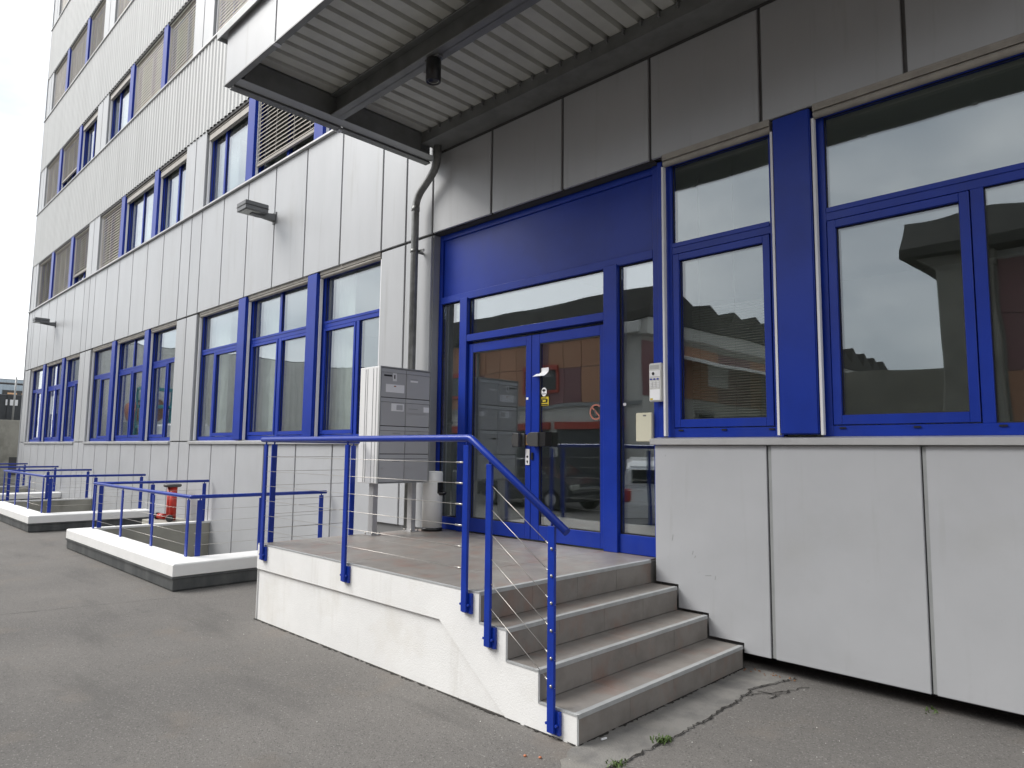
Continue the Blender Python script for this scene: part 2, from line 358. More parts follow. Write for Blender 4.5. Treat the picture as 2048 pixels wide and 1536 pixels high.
# upper flat spandrel of the ground floor (3.43 .. 5.47), pilaster halves, low panels
for bx in BAYS:
    e = bay_edges(bx)
    for i in range(6):
        panel(e[i], e[i + 1], ZT, FL[0][0] - 0.05)
        if bx == -3.03 and i < 3: continue
        if bx == -3.03 and i == 3: continue
        panel(e[i], e[i + 1], (-1.6 if bx < -4 else G + 0.11), ZS - 0.055, m_panel_low)
for k, (a, b) in enumerate(PIL):
    mid = (a + b) / 2 if k else a + 0.50
    for (p, q) in ((a, mid), (mid, b)):
        panel(p, q, ZT, FL[0][0] - 0.05)
        panel(p, q, ZS + 0.005, ZT - 0.03, None, 0.004)
        panel(p, q, (-1.6 if a < -4.1 else -0.0 if a < 0 else G + 0.11), ZS - 0.015, m_panel_low)
        for i, (za, zb) in enumerate(FL):
            panel(p, q, za + 0.005, zb - 0.01, None, 0.004)
# returns (reveals) at the sides of the pilasters
for (a, b) in PIL:
    for (xa, xb) in ((a + 0.005, a + 0.03), (b - 0.03, b - 0.005)):
        B(xa, xb, 0.036, 0.22, ZS + 0.01, ZT - 0.04).build('reveal', m_reveal, bld)
        for za, zb in FL: B(xa, xb, 0.036, 0.22, za + 0.01, zb - 0.015).build('reveal', m_reveal, bld)
# stepped panel above the stairs
stp = [(0.0, ZS - 0.055), (0.0, -0.165), (0.207, -0.165), (0.207, -0.345), (0.469, -0.345), (0.469, -0.512), (0.752, -0.512), (0.752, G + 0.11), (0.955, G + 0.11), (0.955, ZS - 0.055)]
MB().prism(stp, 'y', 0.0, 0.03).build('cladding_panel', m_panel_low, bld, 0.003)
for xa, xb in ((0.966, 0.9905), (1.9715, 1.9925)): B(xa, xb, 0.010, 0.034, G + 0.115, ZS - 0.06).build('joint_strip', m_trim, bld)
for (x, z, L, a) in ((0.16, 0.20, 0.05, 80), (0.34, 0.10, 0.03, 75), (0.36, 0.07, 0.02, 60), (0.47, -0.06, 0.05, 8), (0.53, -0.07, 0.03, 78), (0.10, 0.86, 0.012, 70)):
    d_ = R(a); MB().obox((x, -0.0006, z), (L / 2 * math.cos(d_), 0, L / 2 * math.sin(d_)), (0, 0.0005, 0), (-0.0022 * math.sin(d_), 0, 0.0022 * math.cos(d_))).build('scuff_mark', m_trim, bld)
# corrugated spandrels of the upper floors
def corrugated(x0, x1, z0, z1, name='corrugated_sheet', m=None, pitch=0.165, d=0.021, y0=-0.021, parent=None, axis='x'):
    mb = MB(); n = max(1, int(round((x1 - x0) / pitch))); p = (x1 - x0) / n; prof = []
    for i in range(n):
        a = x0 + i * p
        prof += [(a + 0.12 * p, y0 + d), (a + 0.32 * p, y0), (a + 0.68 * p, y0), (a + 0.88 * p, y0 + d)]
    prof = [(x0, y0 + d)] + prof + [(x1, y0 + d)]
    vs = []
    for (x, y) in prof:
        if axis == 'x': vs += [(x, y, z0), (x, y, z1)]
        else: vs += [(y, x, z0), (y, x, z1)]
    k = len(vs)
    for (x, y) in prof:
        if axis == 'x': vs += [(x, y + 0.004, z0), (x, y + 0.004, z1)]
        else: vs += [(y + 0.004, x, z0), (y + 0.004, x, z1)]
    fs = []
    for i in range(len(prof) - 1):
        fs.append((2 * i, 2 * i + 2, 2 * i + 3, 2 * i + 1)); fs.append((k + 2 * i, k + 2 * i + 1, k + 2 * i + 3, k + 2 * i + 2))
        fs.append((2 * i, k + 2 * i, k + 2 * i + 2, 2 * i + 2))
    mb._add(vs, fs); return mb.build(name, m or m_corr, parent or bld)
for i, (za, zb) in enumerate(FL):
    zn = FL[i + 1][0] if i + 1 < len(FL) else TOP
    xs = [-25.0, -18.17, -11.12, -4.07, 2.98, 11.07]
    for a, b in zip(xs, xs[1:]): corrugated(a, b, zb - 0.02, zn - 0.045)
    B(-24.99, 11.06, 0.0045, 0.0345, zb - 0.075, zb + 0.018).build('head_shade_strip', m_dark, bld)  # dark strip colours in the shadow gap below the corrugated sheet
# side (gable) cladding at the far left corner
B(-25.03, -25.0, -0.02, 12.0, G - 0.3, TOP).build('corner_cladding', m_panel, bld)
# window sills / drip flashings
for bx in BAYS:
    x0 = -0.03 if bx == -3.03 else bx - 0.02
    MB().prism([(-0.035, ZS - 0.052), (-0.035, ZS - 0.004), (0.10, ZS + 0.012), (0.10, ZS - 0.052)], 'x', x0, bx + 6.03).build('window_sill', m_sill, bld, 0.003)
for i, (za, zb) in enumerate(FL):
    xs = [-25.02, -18.17, -11.12, -4.07, 2.98, 11.09]
    for a, b in zip(xs, xs[1:]):
        MB().prism([(-0.05, za - 0.045), (-0.05, za - 0.012), (0.12, za + 0.004), (0.12, za - 0.045)], 'x', a, b - 0.004).build('window_sill', m_sill, bld, 0.003)
B(-18.17, 11.0, 0.033, 0.0355, ZT - 0.004, ZT + 0.018).build('head_shade_strip', m_dark, bld)  # dark strip colours in the shadow line under the flat spandrel

# ---- windows.  A window = one blue frame between two mullions, with its panes, blind and blind box
def slats(x0, x1, zb, zt, y, step=0.072, ang=35, dep=0.080):
    mb = MB(); z = zt; c, s_ = math.cos(R(ang)) * dep / 2, math.sin(R(ang)) * dep / 2
    while z > zb:
        mb.obox(((x0 + x1) / 2, y, z), ((x1 - x0) / 2, 0, 0), (0, c, -s_ * -1), (0, 0.0006, 0.0012)); z -= step
    mb.box(x0, x1, y - 0.02, y + 0.02, zb - 0.05, zb - 0.005)
    for f in (0.06, 0.37, 0.68, 0.94):
        xx = x0 + (x1 - x0) * f; mb.box(xx - 0.004, xx + 0.004, y - 0.042, y - 0.040, zb, zt)
    return mb
def window(x0, x1, z0, z1, zt, cols_lo, cols_hi, y=0.11, gm=None, blind=None, boxh=0.10, ang=35, name='window'):
    """cols: list of x dividing lines; zt: height of the transom (None: none); blind: height of its lower edge"""
    gm = gm or m_glass
    fr = MB(); fw = 0.065 if x0 > -1 else 0.048; yb = y + 0.07
    fr.box(x0, x0 + fw, y, yb, z0, z1); fr.box(x1 - fw, x1, y, yb, z0, z1)
    fr.box(x0 + fw, x1 - fw, y + 0.001, yb, z0, z0 + 0.075); fr.box(x0 + fw, x1 - fw, y + 0.001, yb, z1 - 0.075, z1)
    panes = []; sash = MB()
    def row(za, zb, cols, sashes):
        edges = [x0 + fw] + [c for c in cols] + [x1 - fw]
        for c in cols: fr.box(c - 0.035, c + 0.035, y + 0.002, yb, za, zb)
        for i in range(len(edges) - 1):
            a = edges[i] + (0.035 if i else 0); b = edges[i + 1] - (0.035 if i < len(edges) - 2 else 0)
            if sashes[i]:
                w = 0.062 if x0 > -1 else 0.05; ys = y - 0.008; g = 0.006
                sash.box(a + g, a + w, ys, yb - 0.01, za + g, zb - g); sash.box(b - w, b - g, ys, yb - 0.01, za + g, zb - g)
                sash.box(a + w, b - w, ys + 0.001, yb - 0.01, za + g, za + w + 0.01); sash.box(a + w, b - w, ys + 0.001, yb - 0.01, zb - w, zb - g)
                panes.append((a + w, b - w, za + w + 0.01, zb - w))
            else: panes.append((a, b, za, zb))
    if zt:
        fr.box(x0 + fw, x1 - fw, y + 0.0015, yb, zt - 0.045, zt + 0.035)
        sl = [True] * (len(cols_lo) + 1)
        if len(cols_lo) == 1:
            wl, wr = cols_lo[0] - x0, x1 - cols_lo[0]
            if wl < 0.75: sl[0] = False
            if wr < 0.75: sl[1] = False
        row(z0 + 0.075, zt - 0.045, cols_lo, sl)
        row(zt + 0.035, z1 - 0.075, cols_hi, [False] * (len(cols_hi) + 1))
        sash.box(x0 + fw + 0.002, x1 - fw - 0.002, y - 0.006, y + 0.002, zt + 0.012, zt + 0.05)
    else: row(z0 + 0.06, z1 - 0.075, cols_lo, [False] * (len(cols_lo) + 1))
    w = fr.build(name, m_blue, bld, 0.002)
    if sash.v: sash.build('sash', m_blue, w, 0.003)
    for (a, b, c, d) in panes:
        B(a - 0.004, b + 0.004, y + 0.028, y + 0.050, c - 0.004, d + 0.004).build('pane', gm, w)
        gk = MB(); t = 0.007
        gk.box(a, a + t, y + 0.020, y + 0.027, c, d); gk.box(b - t, b, y + 0.020, y + 0.027, c, d)
        gk.box(a + t, b - t, y + 0.020, y + 0.027, c, c + t); gk.box(a + t, b - t, y + 0.020, y + 0.027, d - t, d)
        gk.build('gasket', m_gasket, w)
    if z0 < 2 and x0 > -1:
        nn = 3 if x1 - x0 < 1.2 else 4
        for k in range(nn): xx = x0 + 0.13 + (x1 - x0 - 0.22) * k / (nn - 1); B(xx - 0.022, xx + 0.022, y - 0.012, y - 0.0005, z0 + 0.052, z0 + 0.064).build('weep_cap', m_black, w, 0.003)
    yb_ = y - 0.045
    bb = MB(); bb.box(x0 + 0.02, x1 - 0.02, yb_ - 0.035, yb_ + 0.035, z1 - boxh * 0.45, z1 + 0.01)
    if blind is None:
        bb.box(x0 + 0.02, x1 - 0.02, yb_ - 0.034, yb_ + 0.034, z1 - boxh * 0.95, z1 - boxh * 0.5) if boxh > 0.2 else bb.tube([(x0 + 0.02, yb_, z1 - boxh * 0.62), (x1 - 0.02, yb_, z1 - boxh * 0.62)], 0.030, 10)
        nn = 4
        for k in range(nn): bb.box(x0 + 0.025, x1 - 0.025, yb_ - 0.037, yb_ + 0.03, z1 - boxh * 0.45 + 0.01 * k, z1 - boxh * 0.45 + 0.01 * k + 0.004)
    bb.build('blind_box', m_blindbox, w, 0.003)
    if blind is not None: slats(x0 + 0.045, x1 - 0.045, blind, z1 - boxh * 0.5, yb_, ang=ang).build('blind', m_blind, w, kind='stuff')
    for xa in (x0 + 0.004, x1 - 0.022): B(xa, xa + 0.018, yb_ - 0.02, yb_ + 0.02, z0 + 0.01, z1 - 0.09).build('guide_rail', m_guide, w)
    return w
def mullion(a, b, z0, z1):
    B(a, b, -0.004, 0.155, z0, z1).build('mullion', m_blue, bld, 0.008, 2)
MUL = ((1.83, 2.11), (4.16, 4.43))
for bx in BAYS:
    L, Rr = bx + 0.035, bx + 6.01 - 0.035
    m1, m2 = [(bx + a, bx + b) for a, b in MUL]
    if bx == -3.03:
        window(0.078, 1.062, ZS + 0.01, ZT - 0.005, 2.61, [], [], y=0.075)
        mullion(1.066, 1.342, ZS + 0.025, ZT - 0.012)
        window(1.346, Rr, ZS + 0.01, ZT - 0.005, 2.61, [2.325], [], y=0.075)
    else:
        mullion(*m1, ZS + 0.02, ZT - 0.012); mullion(*m2, ZS + 0.02, ZT - 0.012)
        window(L, m1[0] - 0.004, ZS + 0.01, ZT - 0.005, 2.66, [L + 0.62], [])
        c = (m1[1] + m2[0]) / 2
        window(m1[1] + 0.004, m2[0] - 0.004, ZS + 0.01, ZT - 0.005, 2.66, [c], [c])
        window(m2[1] + 0.004, Rr, ZS + 0.01, ZT - 0.005, 2.66, [Rr - 0.62], [])
# blind height above the sill (None = raised) for left, middle, right window; floors bottom up, bays left to right
BL = {0: [(0.06, 0.06, 0.30), (0.06, None, None), (None, 0.22, 0.4), (None, None, None), (None, None, None)],
      1: [(0.05, 0.35, None), (None, 0.06, 0.06), (0.06, 0.06, 0.06), (None, 0.06, None), (None, None, None)],
      2: [(0.05, 0.22, 0.05), (0.06, 0.06, 0.06), (0.06, None, 0.06), (None, None, None), (None, None, None)],
      3: [(0.06, 0.06, 0.06), (0.06, 0.06, None), (None, None, None), (None, None, None), (None, None, None)]}
for fi, (za, zb) in enumerate(FL):
    for bi, bx in enumerate(BAYS):
        if bi > 3 or (fi >= 2 and bi > 2): 
            pass
        L, Rr = bx + 0.035, bx + 6.01 - 0.035
        m1, m2 = [(bx + a, bx + b) for a, b in MUL]
        mullion(*m1, za + 0.01, zb - 0.01); mullion(*m2, za + 0.01, zb - 0.01)
        c = (m1[1] + m2[0]) / 2; bl = BL[fi][bi]
        an = [28 + 14 * ((fi * 5 + bi * 3 + k * 7) % 4) / 3 for k in range(3)]
        an = [(56, 70, 77, 80)[fi] + 9 * ((fi * 5 + bi * 3 + k * 7) % 4) / 3 for k in range(3)]
        g = lambda v: None if v is None else za + v + 0.04
        window(L, m1[0] - 0.004, za + 0.005, zb - 0.005, None, [L + 0.62], [], gm=m_glass_up, blind=g(bl[0]), boxh=0.24, ang=an[0])
        window(m1[1] + 0.004, m2[0] - 0.004, za + 0.005, zb - 0.005, None, [c], [], gm=m_glass_up, blind=g(bl[1]), boxh=0.24, ang=an[1])
        window(m2[1] + 0.004, Rr, za + 0.005, zb - 0.005, None, [Rr - 0.62], [], gm=m_glass_up, blind=g(bl[2]), boxh=0.24, ang=an[2])

# ---- entrance: blue frame, panel, two door leaves
ef = MB(); ya, yb = 0.125, 0.20
ef.box(-3.03, -2.975, ya, yb, 0.002, ZT - 0.01)
ef.box(-2.62, -2.50, ya - 0.03, yb, 0.002, 2.60)
ef.box(-0.605, -0.455, ya - 0.03, yb, 0.002, 2.60)
ef.box(-0.080, -0.003, ya - 0.01, yb, 0.002, ZT - 0.01)
ef.box(-0.0025, 0.045, 0.075, yb, ZS + 0.01, ZT - 0.01)
ef.box(-2.975, -0.080, ya - 0.012, yb, 2.585, 2.665)
ef.box(-2.50, -0.605, ya - 0.028, yb, 2.095, 2.172)
ef.box(-2.975, -2.62, ya, yb, 0.002, 0.14); ef.box(-0.455, -0.080, ya, yb, 0.002, 0.165)
ef.build('door_frame', m_blue, bld, 0.003)
B(-2.975, -0.080, 0.150, 0.19, 2.665, ZT - 0.012).build('blue_panel', m_blue, bld, 0.002)
B(-2.975, -0.080, 0.128, 0.149, ZT - 0.075, ZT - 0.013).build('panel_rail', m_blue, bld, 0.002)
B(-3.028, -0.002, 0.045, 0.29, ZT - 0.008, ZT + 0.0).build('entrance_soffit', m_dark, bld)
B(-3.06, -3.032, 0.034, 0.205, -0.0, ZT - 0.015).build('entrance_reveal', m_reveal, bld)
for (a, b, c, d) in ((-2.50, -0.605, 2.172, 2.585), (-2.975, -2.62, 0.14, 2.585), (-0.455, -0.080, 0.165, 2.585)):
    pn = B(a + 0.004, b - 0.004, 0.155, 0.178, c + 0.003, d - 0.003).build('pane', m_glass_d, bld)
    gk = MB(); t = 0.012
    gk.box(a, a + t, 0.145, 0.153, c, d); gk.box(b - t, b, 0.145, 0.153, c, d); gk.box(a + t, b - t, 0.145, 0.153, c, c + t); gk.box(a + t, b - t, 0.145, 0.153, d - t, d)
    gk.build('gasket', m_gasket, bld)
def leaf(x0, x1, gx0, gx1):
    mb = MB(); a, b = 0.13, 0.185
    mb.box(x0, gx0, a, b, 0.012, 2.065); mb.box(gx1, x1, a, b, 0.012, 2.065)
    mb.box(gx0, gx1, a + 0.001, b, 0.012, 0.155); mb.box(gx0, gx1, a + 0.001, b, 1.968, 2.065)
    d = mb.build('entrance_door', m_blue, bld, 0.003)
    B(gx0, gx1, 0.150, 0.172, 0.155, 1.968).build('pane', m_glass_d, d)
    gk = MB(); t = 0.010
    gk.box(gx0, gx0 + t, 0.138, 0.148, 0.155, 1.968); gk.box(gx1 - t, gx1, 0.138, 0.148, 0.155, 1.968)
    gk.box(gx0 + t, gx1 - t, 0.138, 0.148, 0.155, 0.155 + t); gk.box(gx0 + t, gx1 - t, 0.138, 0.148, 1.968 - t, 1.968)
    gk.build('gasket', m_gasket, d)
    return d
dl = leaf(-2.495, -1.538, -2.425, -1.612); dr = leaf(-1.532, -0.612, -1.425, -0.668)
def dshape(cx, w, z0, z1, flip, th, y, mb):
    h = (z1 - z0) / 2; zc = (z0 + z1) / 2; pts = []
    r = min(h, w)
    for k in range(13):
        w_ = R(90 + 15 * k); pts.append((cx + r * math.cos(w_) * (1 if not flip else -1), zc + h * math.sin(w_)))
    e = cx + (w - r) * (1 if not flip else -1); pts += [(e, z0), (e, z1)]
    mb.prism(pts, 'y', y - th, y); return mb
hb = dshape(-1.665, 0.10, 0.925, 1.065, False, 0.05, 0.10, MB()); hb.box(-1.675, -1.60, 0.100, 0.13, 0.93, 1.06)
hb.build('door_knob', m_dgrey, dl, 0.004)
B(-1.77, -1.70, 0.10, 0.149, 0.925, 1.065).build('knob_plate', m_black, dl, 0.003)
B(-1.598, -1.570, 0.122, 0.1295, 0.945, 1.045).build('knob_strip', m_tan, dl)
hb = dshape(-1.45, 0.16, 0.930, 1.070, False, 0.045, 0.085, MB()); hb.box(-1.50, -1.40, 0.085, 0.13, 0.94, 1.06)
hb.build('door_knob', m_dgrey, dr, 0.004)
B(-1.385, -1.270, 0.055, 0.149, 0.930, 1.072).build('knob_grip', m_black, dr, 0.005, 2)
lk = B(-1.600, -1.545, 0.121, 0.1295, 0.745, 0.905).build('lock_plate', m_guide, dl, 0.002)
k = MB(); k.disc((-1.572, 0.828), 0.012, 0.012, 0.1205, 12); k.disc((-1.572, 0.782), 0.010, 0.010, 0.1205, 12); k.box(-1.578, -1.566, 0.1185, 0.1205, 0.762, 0.776); k.build('keyhole', m_black, dl)
B(-1.522, -1.497, 0.118, 0.1295, 0.80, 0.87).build('strike', m_black, dr)
B(-1.600, -1.573, 0.127, 0.1295, 1.405, 1.428).build('sticker', m_maillabel, dl)
# notes and stickers on the right leaf
nm = MB(); n = 6
for i in range(n):
    t0, t1 = i / n, (i + 1) / n
    f = lambda t: (0.146 - 0.05 * max(0, 0.55 - t) ** 1.3 * 2.2)
    z_ = lambda t: 1.632 + 0.085 * t
    sh = lambda t: -0.045 * (1 - t) ** 2
    nm._add([(-1.445 + sh(t0), f(t0), z_(t0)), (-1.315 + sh(t0) * .3, f(t0), z_(t0)), (-1.315 + sh(t1) * .3, f(t1), z_(t1)), (-1.445 + sh(t1), f(t1), z_(t1))], [(0, 1, 2, 3)], True)
nm.build('paper_note', m_maillabel, dr)
MB().disc((-1.378, 1.475), 0.036, 0.044, 0.1495).build('sticker', m_maillabel, dr)
st = MB(); st.disc((-1.378, 1.492), 0.022, 0.010, 0.1470, 16); st.disc((-1.378, 1.480), 0.006, 0.012, 0.1470, 8); st.box(-1.404, -1.352, 0.1455, 0.147, 1.452, 1.458); st.build('sticker_print', m_black, dr)
B(-1.424, -1.316, 0.1475, 0.1495, 1.338, 1.425).build('sticker', m_yellow, dr)
st = MB(); st.box(-1.41, -1.33, 0.1455, 0.147, 1.366, 1.402); st.box(-1.40, -1.345, 0.1455, 0.147, 1.409, 1.417); st.box(-1.415, -1.325, 0.1455, 0.147, 1.343, 1.353); st.build('sticker_print', m_black, dr)
B(-1.392, -1.350, 0.1440, 0.1454, 1.375, 1.393).build('sticker_print', m_yellow, dr)
def ring(cx, cz, r0, r1, y0, y1, n=32):
    mb = MB(); vs = []; fs = []
    for k in range(n):
        c, s_ = math.cos(2 * math.pi * k / n), math.sin(2 * math.pi * k / n)
        vs += [(cx + r0 * c, y0, cz + r0 * s_), (cx + r1 * c, y0, cz + r1 * s_), (cx + r0 * c, y1, cz + r0 * s_), (cx + r1 * c, y1, cz + r1 * s_)]
    for k in range(n):
        a, b = 4 * k, 4 * ((k + 1) % n); fs += [(a, a + 1, b + 1, b), (a + 2, b + 2, b + 3, a + 3), (a + 1, a + 3, b + 3, b + 1), (a, b, b + 2, a + 2)]
    return mb._add(vs, fs)
ns = ring(-0.728, 1.253, 0.060, 0.074, 0.1465, 0.1485)
ns.obox((-0.728, 0.1475, 1.253), (0.044, 0, -0.044), (0, 0.001, 0), (0.005, 0, 0.005)); ns.build('no_smoking_ring', m_stred, dr)
MB().disc((-0.728, 1.253), 0.062, 0.062, 0.1497, 28, 0.0008).build('no_smoking_disc', glass_mat('clear_film', (0.62, 0.64, 0.63), 0.10), dr)
st = MB(); st.obox((-0.735, 0.1455, 1.243), (0.007, 0, 0.004), (0, 0.0007, 0), (-0.016, 0, 0.030)); st.build('cigarette_print', m_dgrey, dr)
B(-0.425, -0.395, 0.152, 0.1545, 1.30, 1.325).build('sticker', m_maillabel, bld)
# green leaf film and notices behind the far ground floor panes
gf = MB()
for k in range(5):
    a = R(20 + 65 * k); gf.obox((-15.55 + 0.12 * math.cos(a), 0.150, 3.02 + 0.16 * math.sin(a)), (0.13 * math.cos(a), 0, 0.17 * math.sin(a)), (0, 0.001, 0), (-0.035 * math.sin(a), 0, 0.045 * math.cos(a)))
gf.build('leaf_film', m_green, bld)
for (x, z) in ((-21.75, 1.85), (-21.2, 1.85)): B(x, x + 0.3, 0.150, 0.152, z, z + 0.55).build('notice', m_maillabel, bld)

# thin venetian blind inside the window right of the entrance
ib = MB()
for k in range(46): ib.obox((0.57, 0.34, 1.13 + 0.022 * k), (0.40, 0, 0), (0, 0.009, 0.008), (0, -0.0002, 0.0003))
for xx in (0.25, 0.57, 0.89): ib.box(xx - 0.002, xx + 0.002, 0.328, 0.330, 1.12, 3.3)
ib.build('interior_blind', m_blindbox, bld, kind='stuff')
tag(MB().tube([(0.95, 1.1, 0.0), (0.95, 1.1, 3.5)], 0.03, 10).build('room_pole', m_guide), 'slim pale pole inside the window right of the entrance', 'pole')
# pale curtains behind some panes
def curtain(x0, x1, z0, z1, y=0.34):
    mb = MB(); n = max(8, int((x1 - x0) / 0.05)); vs = []
    for i in range(n + 1):
        yy = y + 0.025 * math.sin(i * 1.9) + random.uniform(-0.008, 0.008); x = x0 + (x1 - x0) * i / n
        vs += [(x, yy, z0), (x, yy, z1), (x, yy + 0.004, z0), (x, yy + 0.004, z1)]
    fs = []
    for i in range(n): o = 4 * i; fs += [(o, o + 4, o + 5, o + 1), (o + 2, o + 3, o + 7, o + 6)]
    mb._add(vs, fs, True).build('curtain', m_curtain, bld)
for fi, (za, zb) in enumerate(FL[:2]):
    for bx in BAYS[:3]:
        for a, b in ((0.1, 0.75), (2.2, 2.9), (3.5, 4.1), (4.9, 5.9)): curtain(bx + a, bx + b, za - 0.05, zb + 0.1)
for a, b in ((0.1, 0.7), (1.3, 1.8), (2.15, 2.7), (3.7, 4.15), (4.5, 4.9)): curtain(-10.08 + a, -10.08 + b, 0.1, 3.45)

# ------------------------------------------------------------------ intercom and cream box beside the door
t = thing('intercom', (-0.005, 0.05, 1.31), 'pale grey keypad intercom on the blue jamb right of the glass doors', 'intercom')
B(-0.068, 0.058, 0.022, 0.074, 1.312, 1.640).build('housing', m_plastic, t, 0.008, 2)
B(-0.058, 0.046, 0.0185, 0.0215, 1.525, 1.575).build('call_plate', m_guide, t, 0.001)
MB().disc((-0.022, 1.550), 0.012, 0.014, 0.0180, 16).build('call_button', m_black, t)
for kx in (-0.045, -0.012, 0.021): MB().disc((kx, 1.503), 0.011, 0.007, 0.0215, 12, 0.004).build('blue_button', m_btn, t)
sp = MB()
for i in range(4): sp.box(-0.055, 0.035, 0.0200, 0.0215, 1.590 + 0.009 * i, 1.593 + 0.009 * i)
sp.build('speaker_slots', m_trim, t)
for i in range(3):
    for j in range(4): B(-0.052 + 0.033 * i, -0.032 + 0.033 * i, 0.0185, 0.0215, 1.430 + 0.0145 * j, 1.439 + 0.0145 * j).build('key', m_guide, t)
B(-0.056, 0.040, 0.0195, 0.0215, 1.325, 1.415).build('name_card', m_maillabel, t)
B(-0.054, -0.028, 0.0180, 0.0193, 1.327, 1.341).build('card_mark', m_yellow, t)
t = thing('control_box', (-0.15, 0.14, 0.975), 'flat cream box on the sidelight below the intercom', 'box')
B(-0.247, -0.082, 0.085, 0.154, 0.975, 1.226).build('casing', m_cream, t, 0.006, 2)
B(-0.170, -0.140, 0.082, 0.0845, 1.195, 1.207).build('mark', m_joint, t)

# ------------------------------------------------------------------ entrance canopy
can = thing('entrance_canopy', (0.4, -1.2, 4.28), 'grey steel canopy over the entrance with ribbed metal deck underside', 'canopy')
CX0, CX1, CY0, CZ0, CZ1, CD = -3.10, 3.92, -2.47, 4.285, 4.80, 4.52
fm = B(0.010, 0.993, 0, 0.025, 0, CZ1 - CZ0).mesh('fascia_panel', m_panel, 0.004, 2)
for i in range(7): inst('fascia_panel', fm, can, (CX0 + i * 1.003, CY0, CZ0))
sm = B(0, 0.025, 0.010, 1.20, 0, CZ1 - CZ0).mesh('side_panel', m_panel, 0.004, 2)
for i in range(2):
    inst('side_panel', sm, can, (CX0 - 0.0, CY0 + 0.03 + i * 1.215, CZ0)); inst('side_panel', sm, can, (CX1 - 0.02, CY0 + 0.03 + i * 1.215, CZ0))
B(CX0 + 0.03, CX1 - 0.03, CY0 + 0.026, -0.035, CZ1 - 0.10, CZ1 - 0.02).build('roof_sheet', m_trim, can)
cp = MB(); cp.box(CX0 - 0.12, CX1 + 0.1, CY0 - 0.05, CY0 + 0.20, CZ1, CZ1 + 0.035); cp.box(CX0 - 0.12, CX1 + 0.1, CY0 - 0.05, CY0 - 0.035, CZ1 - 0.035, CZ1)
cp.box(CX0 - 0.12, CX0 + 0.10, CY0 + 0.20, -0.04, CZ1, CZ1 + 0.035); cp.box(CX0 - 0.12, CX0 - 0.105, CY0 - 0.035, -0.04, CZ1 - 0.035, CZ1)
cp.build('coping', m_trim, can)
# bottom flashings with their joints
fl_ = MB(); fl_.box(CX0 + 0.0, CX1, CY0 - 0.008, CY0 + 0.045, CZ0 - 0.014, CZ0 - 0.002); fl_.build('edge_flashing', m_canopy_steel, can)
for xa in (CX0 - 0.02, CX1 - 0.07): B(xa, xa + 0.09, CY0 + 0.0555, -0.05, CZ0 - 0.0145, CZ0 - 0.002).build('edge_flashing', m_canopy_steel, can)
for i in range(1, 7):
    x = CX0 + i * 1.003; B(x - 0.025, x + 0.025, CY0 - 0.015, CY0 + 0.05, CZ0 - 0.020, CZ0 - 0.0145).build('joint_clip', m_sill, can)
B(CX0 - 0.024, CX0 + 0.05, CY0 + 1.20, CY0 + 1.25, CZ0 - 0.021, CZ0 - 0.015).build('joint_clip', m_sill, can)
# ledge and channel along the left edge and the front edge (C sections)
def channel_y(x, y0, y1, z0, z1, w, name='edge_channel'):
    mb = MB(); s_ = 1 if w > 0 else -1
    mb.box(min(x, x + w), max(x, x + w), y0, y1, z0, z0 + 0.012); mb.box(min(x, x + w), max(x, x + w), y0, y1, z1 - 0.012, z1)
    mb.box(x - 0.005, x + 0.005, y0, y1, z0, z1); mb.build(name, m_canopy_steel, can)
channel_y(CX0 + 0.20, CY0 + 0.10, -0.30, 4.30, CD - 0.004, -0.09); channel_y(CX1 - 0.20, CY0 + 0.10, -0.30, 4.30, CD - 0.004, 0.09)
mb = MB(); mb.box(CX0 + 0.075, CX0 + 0.215, CY0 + 0.04, -0.05, 4.290, 4.296); mb.build('soffit_ledge', m_trim, can)
B(CX0 + 0.03, CX1 - 0.03, CY0 + 0.027, CY0 + 0.036, 4.295, CD - 0.004).build('edge_channel', m_canopy_steel, can)
def ibeam(y, z0, z1, w, x0, x1):
    mb = MB(); mb.box(x0, x1, y - w / 2, y + w / 2, z0, z0 + 0.016); mb.box(x0, x1, y - w / 2, y + w / 2, z1 - 0.016, z1); mb.box(x0, x1, y - 0.006, y + 0.006, z0, z1)
    return mb
ibeam(-1.40, 4.285, CD - 0.003, 0.15, CX0 + 0.21, CX1 - 0.21).build('beam', m_canopy_steel, can, 0.003)
wb = MB(); wb.box(CX0 + 0.21, CX1 - 0.21, -0.30, -0.292, 4.385, CD - 0.003); wb.box(CX0 + 0.21, CX1 - 0.21, -0.2915, -0.004, 4.385, 4.393)
wb.build('wall_beam', m_canopy_steel, can)
B(CX0 + 0.2, CX1 - 0.2, -0.012, -0.004, 4.36, 4.384).build('seal_strip', m_dark, can)
# ribbed deck: wide flat pans, narrow raised grooves, ribs square to the wall
def deck():
    p = 0.177; x = CX0 + 0.215; prof = []
    while x + p < CX1 - 0.21:
        prof += [(x, CD), (x + 0.118, CD), (x + 0.134, CD + 0.05), (x + 0.161, CD + 0.05)]; x += p
    prof.append((x, CD)); vs = []; fs = []
    for (a, z) in prof: vs += [(a, CY0 + 0.08, z), (a, -0.02, z)]
    k = len(vs); 
    for (a, z) in prof: vs += [(a, CY0 + 0.08, z + 0.003), (a, -0.02, z + 0.003)]
    for i in range(len(prof) - 1): fs += [(2 * i, 2 * i + 1, 2 * i + 3, 2 * i + 2), (k + 2 * i, k + 2 * i + 2, k + 2 * i + 3, k + 2 * i + 1)]
    MB()._add(vs, fs).build('ribbed_deck', m_deck, can)
    xx = CX0 + 0.215 + 0.148
    cm = B(-0.008, 0.008, -0.024, 0, 0, 0.046).mesh('deck_clip', m_joint)
    while xx < CX1 - 0.3: inst('deck_clip', cm, can, (xx, -0.301, CD - 0.05)); xx += p
deck()
